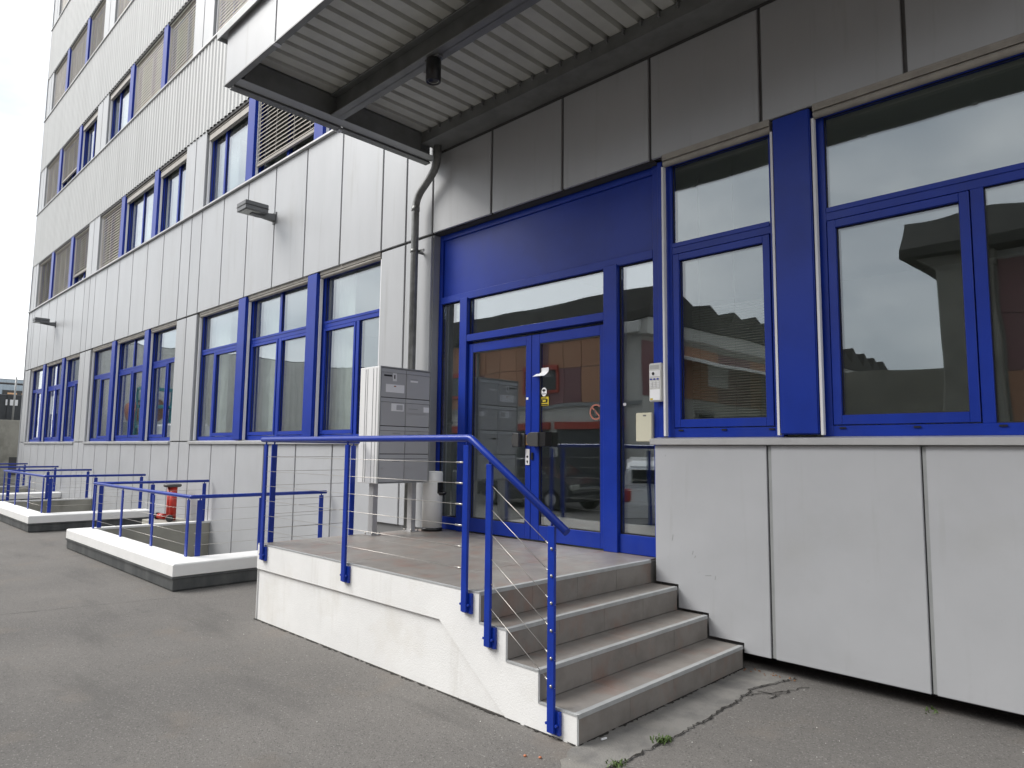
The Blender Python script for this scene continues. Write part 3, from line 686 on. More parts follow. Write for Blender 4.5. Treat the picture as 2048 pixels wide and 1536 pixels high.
t = thing('canopy_spotlight', (-1.31, -1.40, 4.28), 'small black cylinder spotlight hanging under the canopy beam', 'spotlight')
MB().lathe([(0, 0.0), (0.062, 0.0), (0.066, -0.01), (0.066, -0.20), (0.058, -0.205), (0.05, -0.19), (0.0, -0.185)], (-1.31, -1.40, 4.27), 28).build('housing', m_black, t)
MB().lathe([(0.0, -0.183), (0.040, -0.187), (0.049, -0.192)], (-1.31, -1.40, 4.27), 24).build('lens', m_lens, t)
B(-1.40, -1.22, -1.43, -1.37, 4.271, 4.284).build('mounting_plate', m_canopy_steel, t, 0.002)

# ------------------------------------------------------------------ drainpipe
t = thing('drainpipe', (-3.20, -0.12, 0), 'grey metal drainpipe bending from the canopy down the wall', 'drainpipe')
def bend(p0, p1, p2, rad, n=6):
    p0, p1, p2 = map(Vector, (p0, p1, p2)); a = (p0 - p1).normalized(); b = (p2 - p1).normalized()
    out = []
    for i in range(n + 1):
        tt = i / n; q0 = p1 + a * rad * (1 - tt); q1 = p1 + b * rad * tt; out.append(q0.lerp(q1, tt))
    return out
pts = [(-2.80, -0.13, 4.50)] + bend((-2.80, -0.13, 4.5), (-2.80, -0.13, 4.14), (-3.19, -0.13, 3.86), 0.14) + bend((-2.80, -0.13, 4.14), (-3.19, -0.13, 3.86), (-3.19, -0.13, 0), 0.14) + [(-3.19, -0.13, 0.01)]
MB().tube(pts, 0.045, 16).build('pipe', m_pipe, t)
for z in (3.20, 1.2):
    mb = MB(); mb.tube([(-3.19, -0.13, z), (-3.19, -0.13, z + 0.035)], 0.051, 16); mb.box(-3.19 - 0.006, -3.19 + 0.006, -0.09, 0.0, z, z + 0.03); mb.box(-3.16, -3.06, -0.10, -0.085, z, z + 0.03); mb.build('bracket', m_pipe, t)
MB().tube([(-3.19, -0.13, 3.70), (-3.19, -0.13, 3.76)], 0.049, 16).build('collar', m_pipe, t)

# ------------------------------------------------------------------ wall floodlights
def floodlight(dx, label):
    t = thing('wall_floodlight', (-7.05 + dx, 0, 4.55), label, 'floodlight', 'floodlights on arms along the facade')
    a = -7.06 + dx
    B(a - 0.16, a + 0.16, -0.556, -0.185, 4.625, 4.69).build('housing', m_lampgrey, t, 0.006, 2)
    B(a - 0.157, a + 0.157, -0.553, -0.188, 4.555, 4.618).build('lower_shell', m_lampgrey, t, 0.004)
    B(a - 0.163, a + 0.163, -0.560, -0.181, 4.6185, 4.6245).build('seam', m_dgrey, t)
    B(a - 0.12, a + 0.12, -0.53, -0.30, 4.549, 4.5545).build('lens', m_lens, t)
    MB().prism([(-0.40, 4.535), (-0.40, 4.553), (-0.17, 4.60), (0.0, 4.625), (0.0, 4.50)], 'x', a - 0.045, a + 0.045).build('arm', m_lampgrey, t, 0.004)
    B(a - 0.06, a + 0.06, -0.014, -0.0, 4.47, 4.655).build('wall_plate', m_lampgrey, t)
floodlight(0, 'dark grey box floodlight on the wall panels nearest the canopy')
floodlight(-14.1, 'dark grey box floodlight near the far left corner of the facade')

# ------------------------------------------------------------------ entrance steps
stp = thing('entrance_steps', (-1.2, -0.95, G), 'white rendered platform and four tiled steps leading up to the glass doors', 'steps')
NX = [-0.04, 0.200, 0.462, 0.745]; NZ = [0.0, -0.182, -0.360, -0.530]
YF, YB, PX0 = -1.93, -0.012, -3.07
TT = 0.012
prof = [(PX0, G - 0.05), (PX0, -TT - 0.002)]
for x, z in zip(NX, NZ): prof += [(x - TT - 0.002, z - TT - 0.002), (x - TT - 0.002, (NZ + [G - 0.05])[NZ.index(z) + 1] - TT - 0.002)]
prof[-1] = (NX[3] - TT - 0.002, G - 0.05)
MB().prism(prof, 'y', YF + 0.012, YB + 0.002).build('core', m_grout, stp)
B(PX0, -0.055, YB + 0.003, 0.123, G, -TT - 0.002).build('threshold', m_grout, stp)
# side wall: base and proud band
base = [(PX0 - 0.001, G - 0.05), (PX0 - 0.001, -0.226), (-0.43, -0.226), (0.27, G - 0.05)]
MB().prism(base, 'y', YF + 0.008, YF + 0.0118).build('plinth_base', m_white, stp)
band = [(PX0 - 0.003, -0.23), (PX0 - 0.003, -0.011)]
for i, (x, z) in enumerate(zip(NX, NZ)):
    zn = (NZ + [G - 0.05])[i + 1]
    band += [(x - 0.001, z - 0.011), (x - 0.001, zn - 0.011 if i < 3 else zn)]
band += [(0.275, G - 0.05), (-0.425, -0.23)]
MB().prism(band, 'y', YF - 0.014, YF + 0.0117).build('plinth_band', m_white, stp)
MB().box(PX0 - 0.008, PX0 - 0.0035, YF - 0.004, -0.02, G - 0.05, -0.011).build('plinth_end', m_white, stp)
J = 0.0010
_tm = {}
def tile(x0, x1, y0, y1, z0, z1):
    key = tuple(round(v, 3) for v in (x1 - x0, y1 - y0, z1 - z0))
    if key not in _tm: _tm[key] = B(0, key[0], 0, key[1], 0, key[2]).mesh('tile', m_tile, 0.0012)
    inst('tile', _tm[key], stp, (x0, y0, z0 + random.uniform(-0.0006, 0.0006)))
NYT = 4; dy = (YB - YF) / NYT; ty = [YF + dy * i for i in range(NYT + 1)]
pxs = [PX0 + 0.004 + i * 0.49 for i in range(6)] + [NX[0] - 0.030]
for i in range(6):
    for j in range(NYT): tile(pxs[i] + J, pxs[i + 1] - J, ty[j] + J, ty[j + 1] - J, -TT, 0.0)
for i in range(6): tile(pxs[i] + J, pxs[i + 1] - J, YB + J, 0.121, -TT, 0.0)
for s_ in range(4):
    zn = (NZ + [G])[s_ + 1]
    x = NX[s_]
    for j in range(NYT):                                   # riser
        tile(x - TT, x, ty[j] + J, ty[j + 1] - J, zn + (0.001 if s_ < 3 else 0.0), NZ[s_] - 0.0135)
    if s_ < 3:
        for j in range(NYT): tile(x + 0.002, NX[s_ + 1] - 0.031, ty[j] + J, ty[j + 1] - J, zn - TT, zn)
    no = MB(); z = NZ[s_]
    no.box(x - 0.030, x + 0.005, YF - 0.006, YB - 0.002, z - 0.004, z + 0.003); no.box(x + 0.0005, x + 0.005, YF - 0.006, YB - 0.002, z - 0.022, z - 0.004)
    no.build('nosing', m_nosing, stp, 0.001)
    ed = MB(); ed.box(x - 0.0, x + 0.004, YF - 0.0165, YF - 0.0145, zn - 0.002, z - 0.002); ed.build('edge_trim', m_nosing, stp)
    x2 = ([PX0] + NX)[s_]
    B(x2 + 0.005, x - 0.001, YF - 0.0165, YF + 0.003, z - 0.009, z + 0.0015).build('edge_trim', m_nosing, stp)

# ------------------------------------------------------------------ stair railing
def cable(parent, pts, r=0.0023, n=6): MB().tube(pts, r, n).build('cable', m_steel, parent)
rail = thing('stair_railing', (-1.2, -1.95, 0), 'blue steel railing with wire cables along the white platform and steps', 'railing')
YR = -1.975
hr = [(-3.02, -0.92, 0.962), (-3.02, YR + 0.10, 0.962)] + bend((-3.02, YR + 0.1, .962), (-3.02, YR, 0.962), (0, YR, 0.962), 0.03, 3)[1:]
hr += bend((-3.0, YR, 0.962), (-0.11, YR, 0.962), (0.69, YR, 0.440), 0.02, 3) + [(0.695, YR, 0.437)]
MB().tube(hr, 0.0235, 16).build('handrail', m_blue_rail, rail)
posts = [(-2.93, -0.14, 0.962), (-1.55, -0.145, 0.962), (-0.145, -0.14, 0.962), (0.072, -0.31, 0.845), (0.586, -0.665, 0.508)]
for (x, z0, zr) in posts:
    p = B(x - 0.025, x + 0.025, YR - 0.010, YR + 0.010, z0 + 0.01, zr - 0.045).build('post', m_blue_rail, rail, 0.002)
    MB().tube([(x, YR, zr - 0.050), (x, YR, zr - 0.012)], 0.008, 8).build('stem', m_blue_rail, p)
    B(x - 0.038, x + 0.052, YR + 0.0105, YF - 0.0145, z0, z0 + 0.125).build('base_plate', m_blue_rail, p, 0.002)
    bo = MB(); bo.tube([(x + 0.038, YR + 0.0105, z0 + 0.055), (x + 0.038, YR - 0.008, z0 + 0.055)], 0.008, 6); bo.tube([(x - 0.032, YR + 0.0105, z0 + 0.055), (x - 0.032, YR - 0.008, z0 + 0.055)], 0.008, 6); bo.build('bolt', m_blue_rail, p)
for y, zz in ((-1.85, 0.012), (-0.98, 0.0)):
    p = B(-3.03, -3.01, y - 0.026, y + 0.026, 0.004, 0.92).build('post', m_blue_rail, rail, 0.002)
    MB().tube([(-3.02, y, 0.915), (-3.02, y, 0.95)], 0.008, 8).build('stem', m_blue_rail, p)
for k in range(6):
    z = 0.805 - 0.134 * k
    cable(rail, [(-2.95, YR, z), (-0.135, YR, z)])
    MB().tube([(-0.245, YR, z), (-0.165, YR, z)], 0.0062, 8).build('cable_end', m_steel, rail)
    cable(rail, [(-3.02, -1.87, z), (-3.02, -0.98, z)])
    za, zb = 0.683 - 0.1475 * k, 0.340 - 0.1487 * k
    cable(rail, [(0.045, YR, za + 0.015), (0.612, YR, zb - 0.012)])
    d = Vector((0.567, 0, zb - za - 0.027)).normalized(); a = Vector((0.045, YR, za + 0.015)); b = Vector((0.612, YR, zb - 0.012))
    MB().tube([b - d * 0.085, b - d * 0.03], 0.0055, 8).build('cable_end', m_steel, rail)
    MB().tube([a + d * 0.01, a + d * 0.05], 0.0055, 8).build('cable_end', m_steel, rail)
    MB().lathe([(0.0, -0.009), (0.006, -0.007), (0.0085, 0), (0.006, 0.007), (0, 0.009)], (b.x - 0.018, YR - 0.012, b.z + 0.010), 10).build('cable_nut', m_steel, rail)

# ------------------------------------------------------------------ light wells and their railings
def light_well(d, lab, lab2):
    a, b = WX0 + d, WX1 + d
    t = thing('light_well', ((a + b) / 2, -1.0, G), lab, 'light well', 'light wells along the foot of the facade')
    zc0, zc1, w = -0.528, -0.385, 0.30
    # coping: sloping top, mitred round three sides
    def sweep(prof):     # prof: (offset inwards, z) closed polygon
        vs = []; n = len(prof)
        path = [lambda o: (a + o, -0.006), lambda o: (a + o, WY + o), lambda o: (b - o, WY + o), lambda o: (b - o, -0.006)]
        for P in path:
            for (o, z) in prof: x, y = P(o); vs.append((x, y, z))
        fs = []
        for s_ in range(3):
            for i in range(n): j = (i + 1) % n; fs.append((s_ * n + i, s_ * n + j, (s_ + 1) * n + j, (s_ + 1) * n + i))
        fs += [tuple(range(n)), tuple(range(3 * n, 4 * n))]
        return MB()._add(vs, fs)
    sweep([(0.0, zc0), (0.0, zc1 - 0.018), (0.012, zc1 - 0.004), (w, zc1 + 0.012), (w, zc1 - 0.022), (0.10, zc1 - 0.024), (0.10, zc0)]).build('coping', m_coping, t, 0.004)
    sweep([(0.035, G - 0.02), (0.012, G + 0.02), (0.012, zc0 - 0.030), (-0.006, zc0 - 0.022), (-0.006, zc0 - 0.004), (0.06, zc0 - 0.004), (0.06, G - 0.02)]).build('flashing', m_flash, t)
    sweep([(0.105, -2.2), (0.105, zc1 - 0.026), (w - 0.006, zc1 - 0.024), (w - 0.006, -2.2)]).build('well_wall', m_conc, t)
    B(a + 0.05, b - 0.05, WY + 0.05, 0.0, -2.25, -2.2).build('well_floor', m_conc, t)
    rt = thing('well_railing', ((a + b) / 2, -1.0, -0.4), lab2, 'railing', 'low blue railings round the light wells')
    zr = 0.310; x0, x1, y0 = a + w - 0.12, b - w + 0.02, WY + w - 0.05
    x0 = a + 0.27; x1 = b - 0.30; y0 = -1.80
    pts = [(x0, -0.05, zr)] + bend((x0, 0, zr), (x0, y0, zr), (x1, y0, zr), 0.015, 2) + bend((x0, y0, zr), (x1, y0, zr), (x1, 0, zr), 0.015, 2) + [(x1, -0.05, zr)]
    MB().tube(pts, 0.0225, 12).build('handrail', m_blue_rail, rt)
    def post(x, y, side):
        z0 = -0.60
        if side == 'x': p = B(x - 0.03, x + 0.03, y - 0.008, y + 0.008, z0, zr - 0.04)
        else: p = B(x - 0.008, x + 0.008, y - 0.03, y + 0.03, z0, zr - 0.04)
        p = p.build('post', m_blue_rail, rt, 0.002)
        MB().tube([(x, y, zr - 0.045), (x, y, zr - 0.01)], 0.008, 8).build('stem', m_blue_rail, p)
        if side == 'x': q = B(x - 0.045, x + 0.045, y - 0.022, y - 0.0085, z0 - 0.02, z0 + 0.12)
        else:
            s_ = -1 if x < (a + b) / 2 else 1
            q = B(min(x + s_ * 0.0085, x + s_ * 0.035), max(x + s_ * 0.0085, x + s_ * 0.035), y - 0.05, y + 0.05, z0 - 0.02, z0 + 0.12)
        q.build('base_plate', m_blue_rail, p, 0.002)
    for x in (x0 + 0.08, x0 + (x1 - x0) * 0.36, x0 + (x1 - x0) * 0.68, x1 - 0.08): post(x, y0, 'x')
    for y in (y0 + 0.10, -0.95, -0.12): post(x0, y, 'y'); post(x1, y, 'y')
    for k in range(4):
        z = 0.16 - 0.135 * k
        cable(rt, [(x0, -0.12, z), (x0, y0 + 0.05, z)], 0.0022); cable(rt, [(x1, -0.12, z), (x1, y0 + 0.05, z)], 0.0022); cable(rt, [(x0 + 0.08, y0, z), (x1 - 0.08, y0, z)], 0.0022)
WL = ['white coped light well nearest the entrance platform', 'white coped light well, the middle one of three', 'white coped light well farthest left, cut by the frame edge']
WR = ['low blue railing round the light well nearest the entrance platform', 'low blue railing round the middle light well', 'low blue railing round the farthest light well']
for d, l1, l2 in zip(wells, WL, WR): light_well(d, l1, l2)

# ------------------------------------------------------------------ red standpipe on its plinth
t = thing('fire_standpipe', (-9.95, -0.3, G), 'red twin pipe standpipe with black cap between the two nearest light wells', 'standpipe')
B(-10.45, -9.45, -0.62, -0.02, G - 0.02, -0.42).build('plinth', m_conc, t, 0.01)
for dx in (-0.07, 0.07): MB().tube([(-9.95 + dx, -0.30, -0.419), (-9.95 + dx, -0.30, 0.17)], 0.060, 16).build('pipe', m_red, t)
MB().lathe([(0, 0.225), (0.13, 0.225), (0.15, 0.215), (0.15, 0.185), (0.13, 0.17), (0, 0.17)], (-9.95, -0.30, 0), 24).build('cap', m_dgrey, t)
for s_ in (-1, 1):
    MB().tube([(-9.95 + s_ * 0.1, -0.37, -0.36), (-9.95 + s_ * 0.28, -0.42, -0.36)], 0.05, 12).build('outlet', m_red, t)
    MB().tube([(-9.95 + s_ * 0.275, -0.42, -0.36), (-9.95 + s_ * 0.33, -0.435, -0.36)], 0.062, 12).build('outlet_cap', m_black, t)

# ------------------------------------------------------------------ mailbox cabinet
t = thing('mailbox_cabinet', (-2.9, -0.54, 0), 'freestanding cabinet of eight grey mailboxes with pale sides on two legs', 'mailboxes')
mx0, mx1, my0, my1, mz0, mz1 = -3.10, -2.735, -0.872, -0.205, 0.535, 1.748
B(mx0, mx1 - 0.02, my0, my1, mz0, mz1).build('casing', m_mailwhite, t, 0.004)
for xx in (-3.0, -2.965, -2.86, -2.80): B(xx, xx + 0.006, my0 - 0.003, my0 - 0.0005, mz0 + 0.01, mz1 - 0.02).build('side_groove', m_trim, t)
fr = MB(); fr.box(mx1 - 0.0195, mx1 + 0.006, my0, my0 + 0.012, mz0, mz1); fr.box(mx1 - 0.0195, mx1 + 0.006, my1 - 0.012, my1, mz0, mz1); fr.box(mx1 - 0.0195, mx1 + 0.006, my0 + 0.012, my1 - 0.012, mz1 - 0.014, mz1); fr.box(mx1 - 0.0195, mx1 + 0.006, my0 + 0.012, my1 - 0.012, mz0, mz0 + 0.01)
fr.build('front_frame', m_trim, t)
B(mx1 - 0.0195, mx1 - 0.012, my0 + 0.012, my1 - 0.012, mz0 + 0.01, mz1 - 0.014).build('back_plate', m_black, t)
rowz = [mz1 - 0.014, 1.425, 1.128, 0.838, mz0 + 0.010]; ym = (my0 + my1) / 2
for r in range(4):
    for c_, (ya_, yb_) in enumerate(((my0 + 0.014, ym - 0.003), (ym + 0.003, my1 - 0.014))):
        za_, zb_ = rowz[r + 1] + 0.004, rowz[r] - 0.004
        dd = B(mx1 - 0.0115, mx1 + 0.0, ya_, yb_, za_, zb_ - 0.045).build('door', m_maildoor, t, 0.002)
        MB().prism([(mx1 - 0.0115, zb_ - 0.042), (mx1 + 0.004, zb_ - 0.042), (mx1 - 0.004, zb_), (mx1 - 0.0115, zb_)], 'y', ya_, yb_).build('flap', m_maildoor, dd)
        B(mx1 + 0.0003, mx1 + 0.002, ya_ + 0.001, ya_ + 0.007, za_ + 0.01, zb_ - 0.06).build('edge', m_sill, dd)
        if r == 3: MB().tube([(mx1, ya_ + 0.04, (za_ + zb_) / 2), (mx1 + 0.006, ya_ + 0.04, (za_ + zb_) / 2)], 0.009, 10).build('lock', m_sill, dd)
        if r in (2, 3) : B(mx1 + 0.0003, mx1 + 0.002, ya_ + 0.16, yb_ - 0.06, zb_ - 0.075, zb_ - 0.068).build('name_slot', m_trim, dd)
def card(y0, y1, z0, z1, m, nm_='label'): B(mx1 + 0.0005, mx1 + 0.003, y0, y1, z0, z1).build(nm_, m, t)
card(-0.825, -0.725, 1.645, 1.663, m_black, 'name_slot'); card(-0.715, -0.665, 1.60, 1.685, m_guide, 'name_holder'); B(mx1 + 0.0035, mx1 + 0.005, -0.70, -0.685, 1.625, 1.665).build('name_holder_mark', m_black, t)
card(-0.80, -0.565, 1.480, 1.565, m_maillabel); B(mx1 + 0.0035, mx1 + 0.0045, -0.70, -0.672, 1.540, 1.552).build('label_mark', m_stred, t)
card(-0.485, -0.385, 1.605, 1.625, m_maillabel); card(-0.48, -0.39, 1.632, 1.638, m_trim)
card(-0.725, -0.565, 1.285, 1.365, m_maillabel); B(mx1 + 0.0035, mx1 + 0.0045, -0.66, -0.58, 1.298, 1.352).build('label_print', m_maildoor, t)
card(-0.300, -0.225, 1.29, 1.345, m_maillabel); card(-0.515, -0.275, 1.262, 1.276, m_sill); card(-0.50, -0.38, 1.315, 1.321, m_trim)
card(-0.505, -0.415, 1.020, 1.042, m_black, 'name_slot'); card(-0.39, -0.33, 1.025, 1.037, m_trim)
for y in (-0.79, -0.29):
    lg = B(-2.955, -2.875, y - 0.03, y + 0.03, 0.008, mz0 - 0.001).build('leg', m_sill, t, 0.003)
    B(-2.99, -2.84, y - 0.06, y + 0.06, 0.0015, 0.008).build('foot_plate', m_sill, lg)
    bo = MB()
    for (ax, ay) in ((-2.975, y - 0.045), (-2.855, y - 0.045), (-2.855, y + 0.045)): bo.tube([(ax, ay, 0.008), (ax, ay, 0.03)], 0.008, 6)
    bo.build('bolt', m_steel, lg)

# ------------------------------------------------------------------ bin
t = thing('ashtray_bin', (-2.84, -0.06, 0), 'white cylindrical bin with black base and side opening beside the mailboxes', 'bin')
MB().lathe([(0.0, 0.035), (0.112, 0.035), (0.112, 0.63), (0.104, 0.648), (0.095, 0.648), (0.088, 0.635), (0, 0.63)], (-2.84, -0.06, 0), 32).build('drum', m_bin, t)
MB().lathe([(0.0, 0.0015), (0.117, 0.0015), (0.117, 0.036), (0.0, 0.036)], (-2.84, -0.06, 0), 32).build('base_ring', m_black, t)
def patch(c, r, a0, a1, z0, z1, n=8):
    mb = MB(); vs = []
    for i in range(n + 1):
        w = R(a0 + (a1 - a0) * i / n)
        for z in (z0, z1):
            for rr in (r, r + 0.004): vs.append((c[0] + rr * math.cos(w), c[1] + rr * math.sin(w), z))
    fs = []
    for i in range(n):
        o = 4 * i; fs += [(o + 1, o + 5, o + 7, o + 3), (o, o + 2, o + 6, o + 4), (o + 2, o + 3, o + 7, o + 6), (o, o + 4, o + 5, o + 1)]
    fs += [(0, 1, 3, 2), (4 * n, 4 * n + 2, 4 * n + 3, 4 * n + 1)]
    return mb._add(vs, fs, False)
patch((-2.84, -0.06), 0.1125, -12, 55, 0.41, 0.53).build('opening', m_black, t, 0.0015)
MB().lathe([(0, 0.39), (0.05, 0.39), (0.062, 0.42), (0.055, 0.425), (0, 0.42)], (-2.745, -0.015, 0), 16).build('ash_tray', m_black, t)

# ------------------------------------------------------------------ things lying on the ground
rg = random.Random(11)
def grit(n, xr, yr, m, s0, s1, name, z=G):
    mb = MB()
    for _ in range(n):
        x, y = rg.uniform(*xr), rg.uniform(*yr); s_ = rg.uniform(s0, s1); a = rg.uniform(0, 6.28)
        p = [(x + s_ * math.cos(a + k * 1.57) * rg.uniform(.6, 1.2), y + s_ * math.sin(a + k * 1.57) * rg.uniform(.6, 1.2), z + 0.0) for k in range(4)]
        q = [(x + (v[0] - x) * .6, y + (v[1] - y) * .6, z + s_ * rg.uniform(.5, .9)) for v in p]
        mb._add(p + q, [(4, 5, 6, 7), (0, 1, 5, 4), (1, 2, 6, 5), (2, 3, 7, 6), (3, 0, 4, 7)])
    o = mb.build(name, m, None, kind='stuff'); return tag(o, 'pale grit scattered on the asphalt', 'grit') if m is m_pebble else o
g1 = MB()
grit(45, (0.8, 2.6), (-3.2, -0.1), m_pebble, 0.0015, 0.005, 'grit', G + 0.002)
grit(45, (-3.2, 0.8), (-2.9, -1.98), m_pebble, 0.0015, 0.005, 'grit', G)
dl_ = grit(22, (0.76, 1.15), (-0.07, 0.03), m_leaf, 0.004, 0.010, 'leaf_litter', G + 0.004); tag(dl_, 'brown dry leaf bits under the panel by the lowest step', 'leaves')
for i, (x, y) in enumerate([(0.632, -2.231), (0.70, -2.19)]):
    o = MB().lathe([(0, 0), (0.007, 0.001), (0.009, 0.005), (0.006, 0.009), (0, 0.010)], (x, y, G), 8).build('orange_shell', m_orange); tag(o, 'small orange scrap on the asphalt, %s of two before the corner post' % ('left' if i == 0 else 'right'), 'litter')
o = MB().obox((0.80, -1.78, G + 0.012), (0.004, 0.018, 0), (0.004, -0.001, 0), (0, 0, 0.004)).build('cigarette_butt', m_maillabel); tag(o, 'pale cigarette butt at the foot of the lowest step', 'litter')
def tuft(x, y, n, h, label):
    mb = MB()
    for _ in range(n):
        a = rg.uniform(0, 6.28); L = h * rg.uniform(.5, 1.2); bx, by = x + rg.gauss(0, .022), y + rg.gauss(0, .03); w = rg.uniform(.003, .006); lean = rg.uniform(.3, 1.1)
        dx, dy = math.cos(a), math.sin(a); px, py = -dy * w, dx * w; z = G + 0.004
        mb._add([(bx - px, by - py, z), (bx + px, by + py, z), (bx + dx * L * lean * .5 + px * .8, by + dy * L * lean * .5 + py * .8, z + L * .6), (bx + dx * L * lean * .5 - px * .8, by + dy * L * lean * .5 - py * .8, z + L * .6), (bx + dx * L * lean, by + dy * L * lean, z + L * .75)], [(0, 1, 2, 3), (3, 2, 4)])
    o = mb.build('grass_tuft', m_grass, None, kind='stuff'); tag(o, label, 'grass')
tuft(1.035, -1.56, 80, 0.026, 'small green weed growing in the crack before the lowest step')
tuft(1.03, -1.97, 45, 0.024, 'small green weed at the bottom edge of the frame by the steps')
tuft(1.95, 0.02, 14, 0.022, 'tiny weed in the dark gap under the right wall panels')
# soil gathered along the foot of the white wall and the lowest riser
def soil(pts, name='edge_soil'):
    mb = MB(); L = len(pts)
    for (x0, y0, x1, y1, n, d) in pts:
        for k in range(n):
            a, b = k / n, (k + 1) / n; wa, wb = (0.006 + 0.02 * rg.random() ** 2 for _ in range(2))
            dx, dy = x1 - x0, y1 - y0; l_ = math.hypot(dx, dy); nx, ny = dy / l_ * d, -dx / l_ * d
            if rg.random() < 0.12: continue
            mb._add([(x0 + dx * a, y0 + dy * a, G + 0.0065), (x0 + dx * b, y0 + dy * b, G + 0.0065), (x0 + dx * b + nx * wb, y0 + dy * b + ny * wb, G + 0.005), (x0 + dx * a + nx * wa, y0 + dy * a + ny * wa, G + 0.005)], [(0, 1, 2, 3)])
    return mb.build(name, m_crack, None, kind='stuff')
tag(soil([(-3.08, YF - 0.008, 0.735, YF - 0.012, 130, 1), (0.748, -1.93, 0.748, 0.0, 60, 1)]), 'dark soil gathered along the foot of the steps', 'soil')

# ------------------------------------------------------------------ far left background
t = thing('concrete_wall', (-32, 8, G), 'weathered concrete retaining wall beyond the far corner of the building', 'wall')
B(-32.4, -32.0, -1.5, 30, G - 0.1, 1.95).build('wall_body', m_conc, t, 0.01)
B(-32.03, -31.99, 0.92, 1.35, -0.35, 0.40).build('meter_box', m_dgrey, t)
t = thing('dark_container', (-36, 6, 2), 'dark steel container standing above the retaining wall', 'container')
B(-38.5, -36.0, -1.0, 12, 1.95, 3.26).build('body', m_contain, t, 0.02)
for y in (0.4, 1.35, 2.6, 4.2): B(-36.0, -35.95, y, y + 0.09, 1.95, 3.25).build('rib', m_contain, t)
B(-36.0, -35.97, 1.28, 1.75, 2.75, 3.02).build('plate', m_maillabel, t)
B(-60, -32.4, -1.4, 40, 1.5, 1.93).build('terrace', m_asphalt)['kind'] = 'structure'
t = tag(MB().tube([(-33, 1.1, 1.94), (-33, 1.12, 3.85)], 0.035, 8).build('fence_post', m_trim), 'slim grey fence post on the retaining wall', 'post')
t = thing('background_warehouse', (-50, 8, 1.9), 'pale blue ribbed metal warehouse behind the dark container', 'warehouse')
corrugated(-4.0, 30, 1.93, 5.05, 'wall', m_bluegrey, 0.4, 0.05, -50.0, t, 'y')
B(-70, -50.06, -4, 30, 1.93, 5.1).build('roof', m_trim, t)
B(-49.99, -49.92, 3.3, 6.0, 4.05, 4.38).build('window_band', m_dgrey, t)
for (y0, y1) in ((3.55, 4.05), (4.3, 4.9), (5.2, 5.8)): B(-49.92, -49.90, y0, y1, 4.12, 4.22).build('pane', m_lamplight, t)  # indoor lamp light painted as a pale orange pane colour
t = tag(MB().tube([(-44, -2, 4.35), (-44, 2.6, 4.36), (-44, 8, 4.34)], 0.06, 8).build('overhead_pipe', m_dgrey), 'dark horizontal pipe in front of the blue warehouse', 'pipe')

# ------------------------------------------------------------------ the yard opposite (seen reflected in the glass)
t = thing('opposite_hall', (-14, -18, G), 'brown and violet clad hall with folded roof, reflected in the entrance doors', 'building')
hx0, hx1, hy = -19.6, -8.3, -12.0
B(hx0, hx1, hy - 24, hy - 0.05, G, 4.9).build('wall', m_pale, t)
rr = random.Random(5); x = hx0
pm1 = B(0.012, 0.74, 0, 0.05, 0, 1.18).mesh('facade_panel', m_brown); pm2 = B(0.012, 0.74, 0, 0.05, 0, 1.18).mesh('facade_panel', m_purple)
while x < hx1 - 1.0:
    for z in (2.45, 3.65): inst('facade_panel', pm1 if rr.random() < 0.66 else pm2, t, (x, hy - 0.05, z))
    x += 0.75
y = hy - 24
while y < hy - 1:
    B(hx1, hx1 + 0.04, y + 0.01, y + 2.39, 2.6, 4.3).build('facade_panel', m_brown if rr.random() < .6 else m_purple, t); y += 2.4
for (xa, xb, za, zb) in ((-13.2, -11.6, 2.95, 3.75), (-17.6, -16.0, 2.95, 3.75)):
    w = B(xa, xb, hy - 0.002, hy + 0.08, zb - 0.16, zb).build('window', m_redtrim, t)
    B(xa, xa + 0.1, hy, hy + 0.07, za, zb - 0.16).build('frame', m_redtrim, w); B(xb - 0.1, xb, hy, hy + 0.07, za, zb - 0.16).build('frame', m_redtrim, w)
    B(xa, xb, hy, hy + 0.07, za - 0.1, za).build('frame', m_redtrim, w); B(xa + 0.1, xb - 0.1, hy + 0.002, hy + 0.02, za, zb - 0.16).build('pane', m_carglass, w)
for (xa, xb) in ((-14.3, -12.0), (-11.6, -9.0), (-18.9, -16.0)):
    w = B(xa, xb, hy - 0.04, hy + 0.01, G + 0.05, 1.62).build('gate', m_contain, t); B(xa - 0.08, xb + 0.08, hy - 0.04, hy + 0.07, 1.62, 1.85).build('gate_lintel', m_redtrim, w)
rf = MB(); n = 14; prof = []
for k in range(n):
    a = hy + 0.25 - 1.72 * k; prof += [(a, 5.15), (a - 0.25, 5.85), (a - 1.70, 5.20)]
prof += [(hy + 0.25 - 1.72 * n, 4.9), (hy + 0.25, 4.9)]
rf.prism(prof, 'x', hx0 - 0.4, hx1 + 0.4).build('roof', m_roof, t)
B(hx1 + 0.0, hx1 + 0.35, hy - 23, hy + 0.2, 4.45, 4.88).build('fascia', m_pale, t)
B(-8.9, -8.2, hy + 0.0, hy + 0.35, 4.5, 4.85).build('air_unit', m_plastic, t, 0.02)
for x in (-15.4, -9.0): MB().tube([(x, hy + 0.10, G), (x, hy + 0.10, 4.9)], 0.06, 10).build('downpipe', m_pipe, t)
B(hx0, hx1 + 0.2, hy + 0.0, hy + 0.14, 4.86, 4.99).build('gutter', m_roof, t, 0.02)
B(hx0, hx1, hy - 0.02, hy + 0.012, 2.33, 2.44).build('cornice', m_trim, t)
y = hy - 3.0
while y > hy - 22:
    w = B(hx1 + 0.04, hx1 + 0.07, y - 1.4, y, 1.0, 2.3).build('window', m_trim, t); B(hx1 + 0.07, hx1 + 0.075, y - 1.3, y - 0.1, 1.1, 2.2).build('pane', m_carglass, w); y -= 3.1
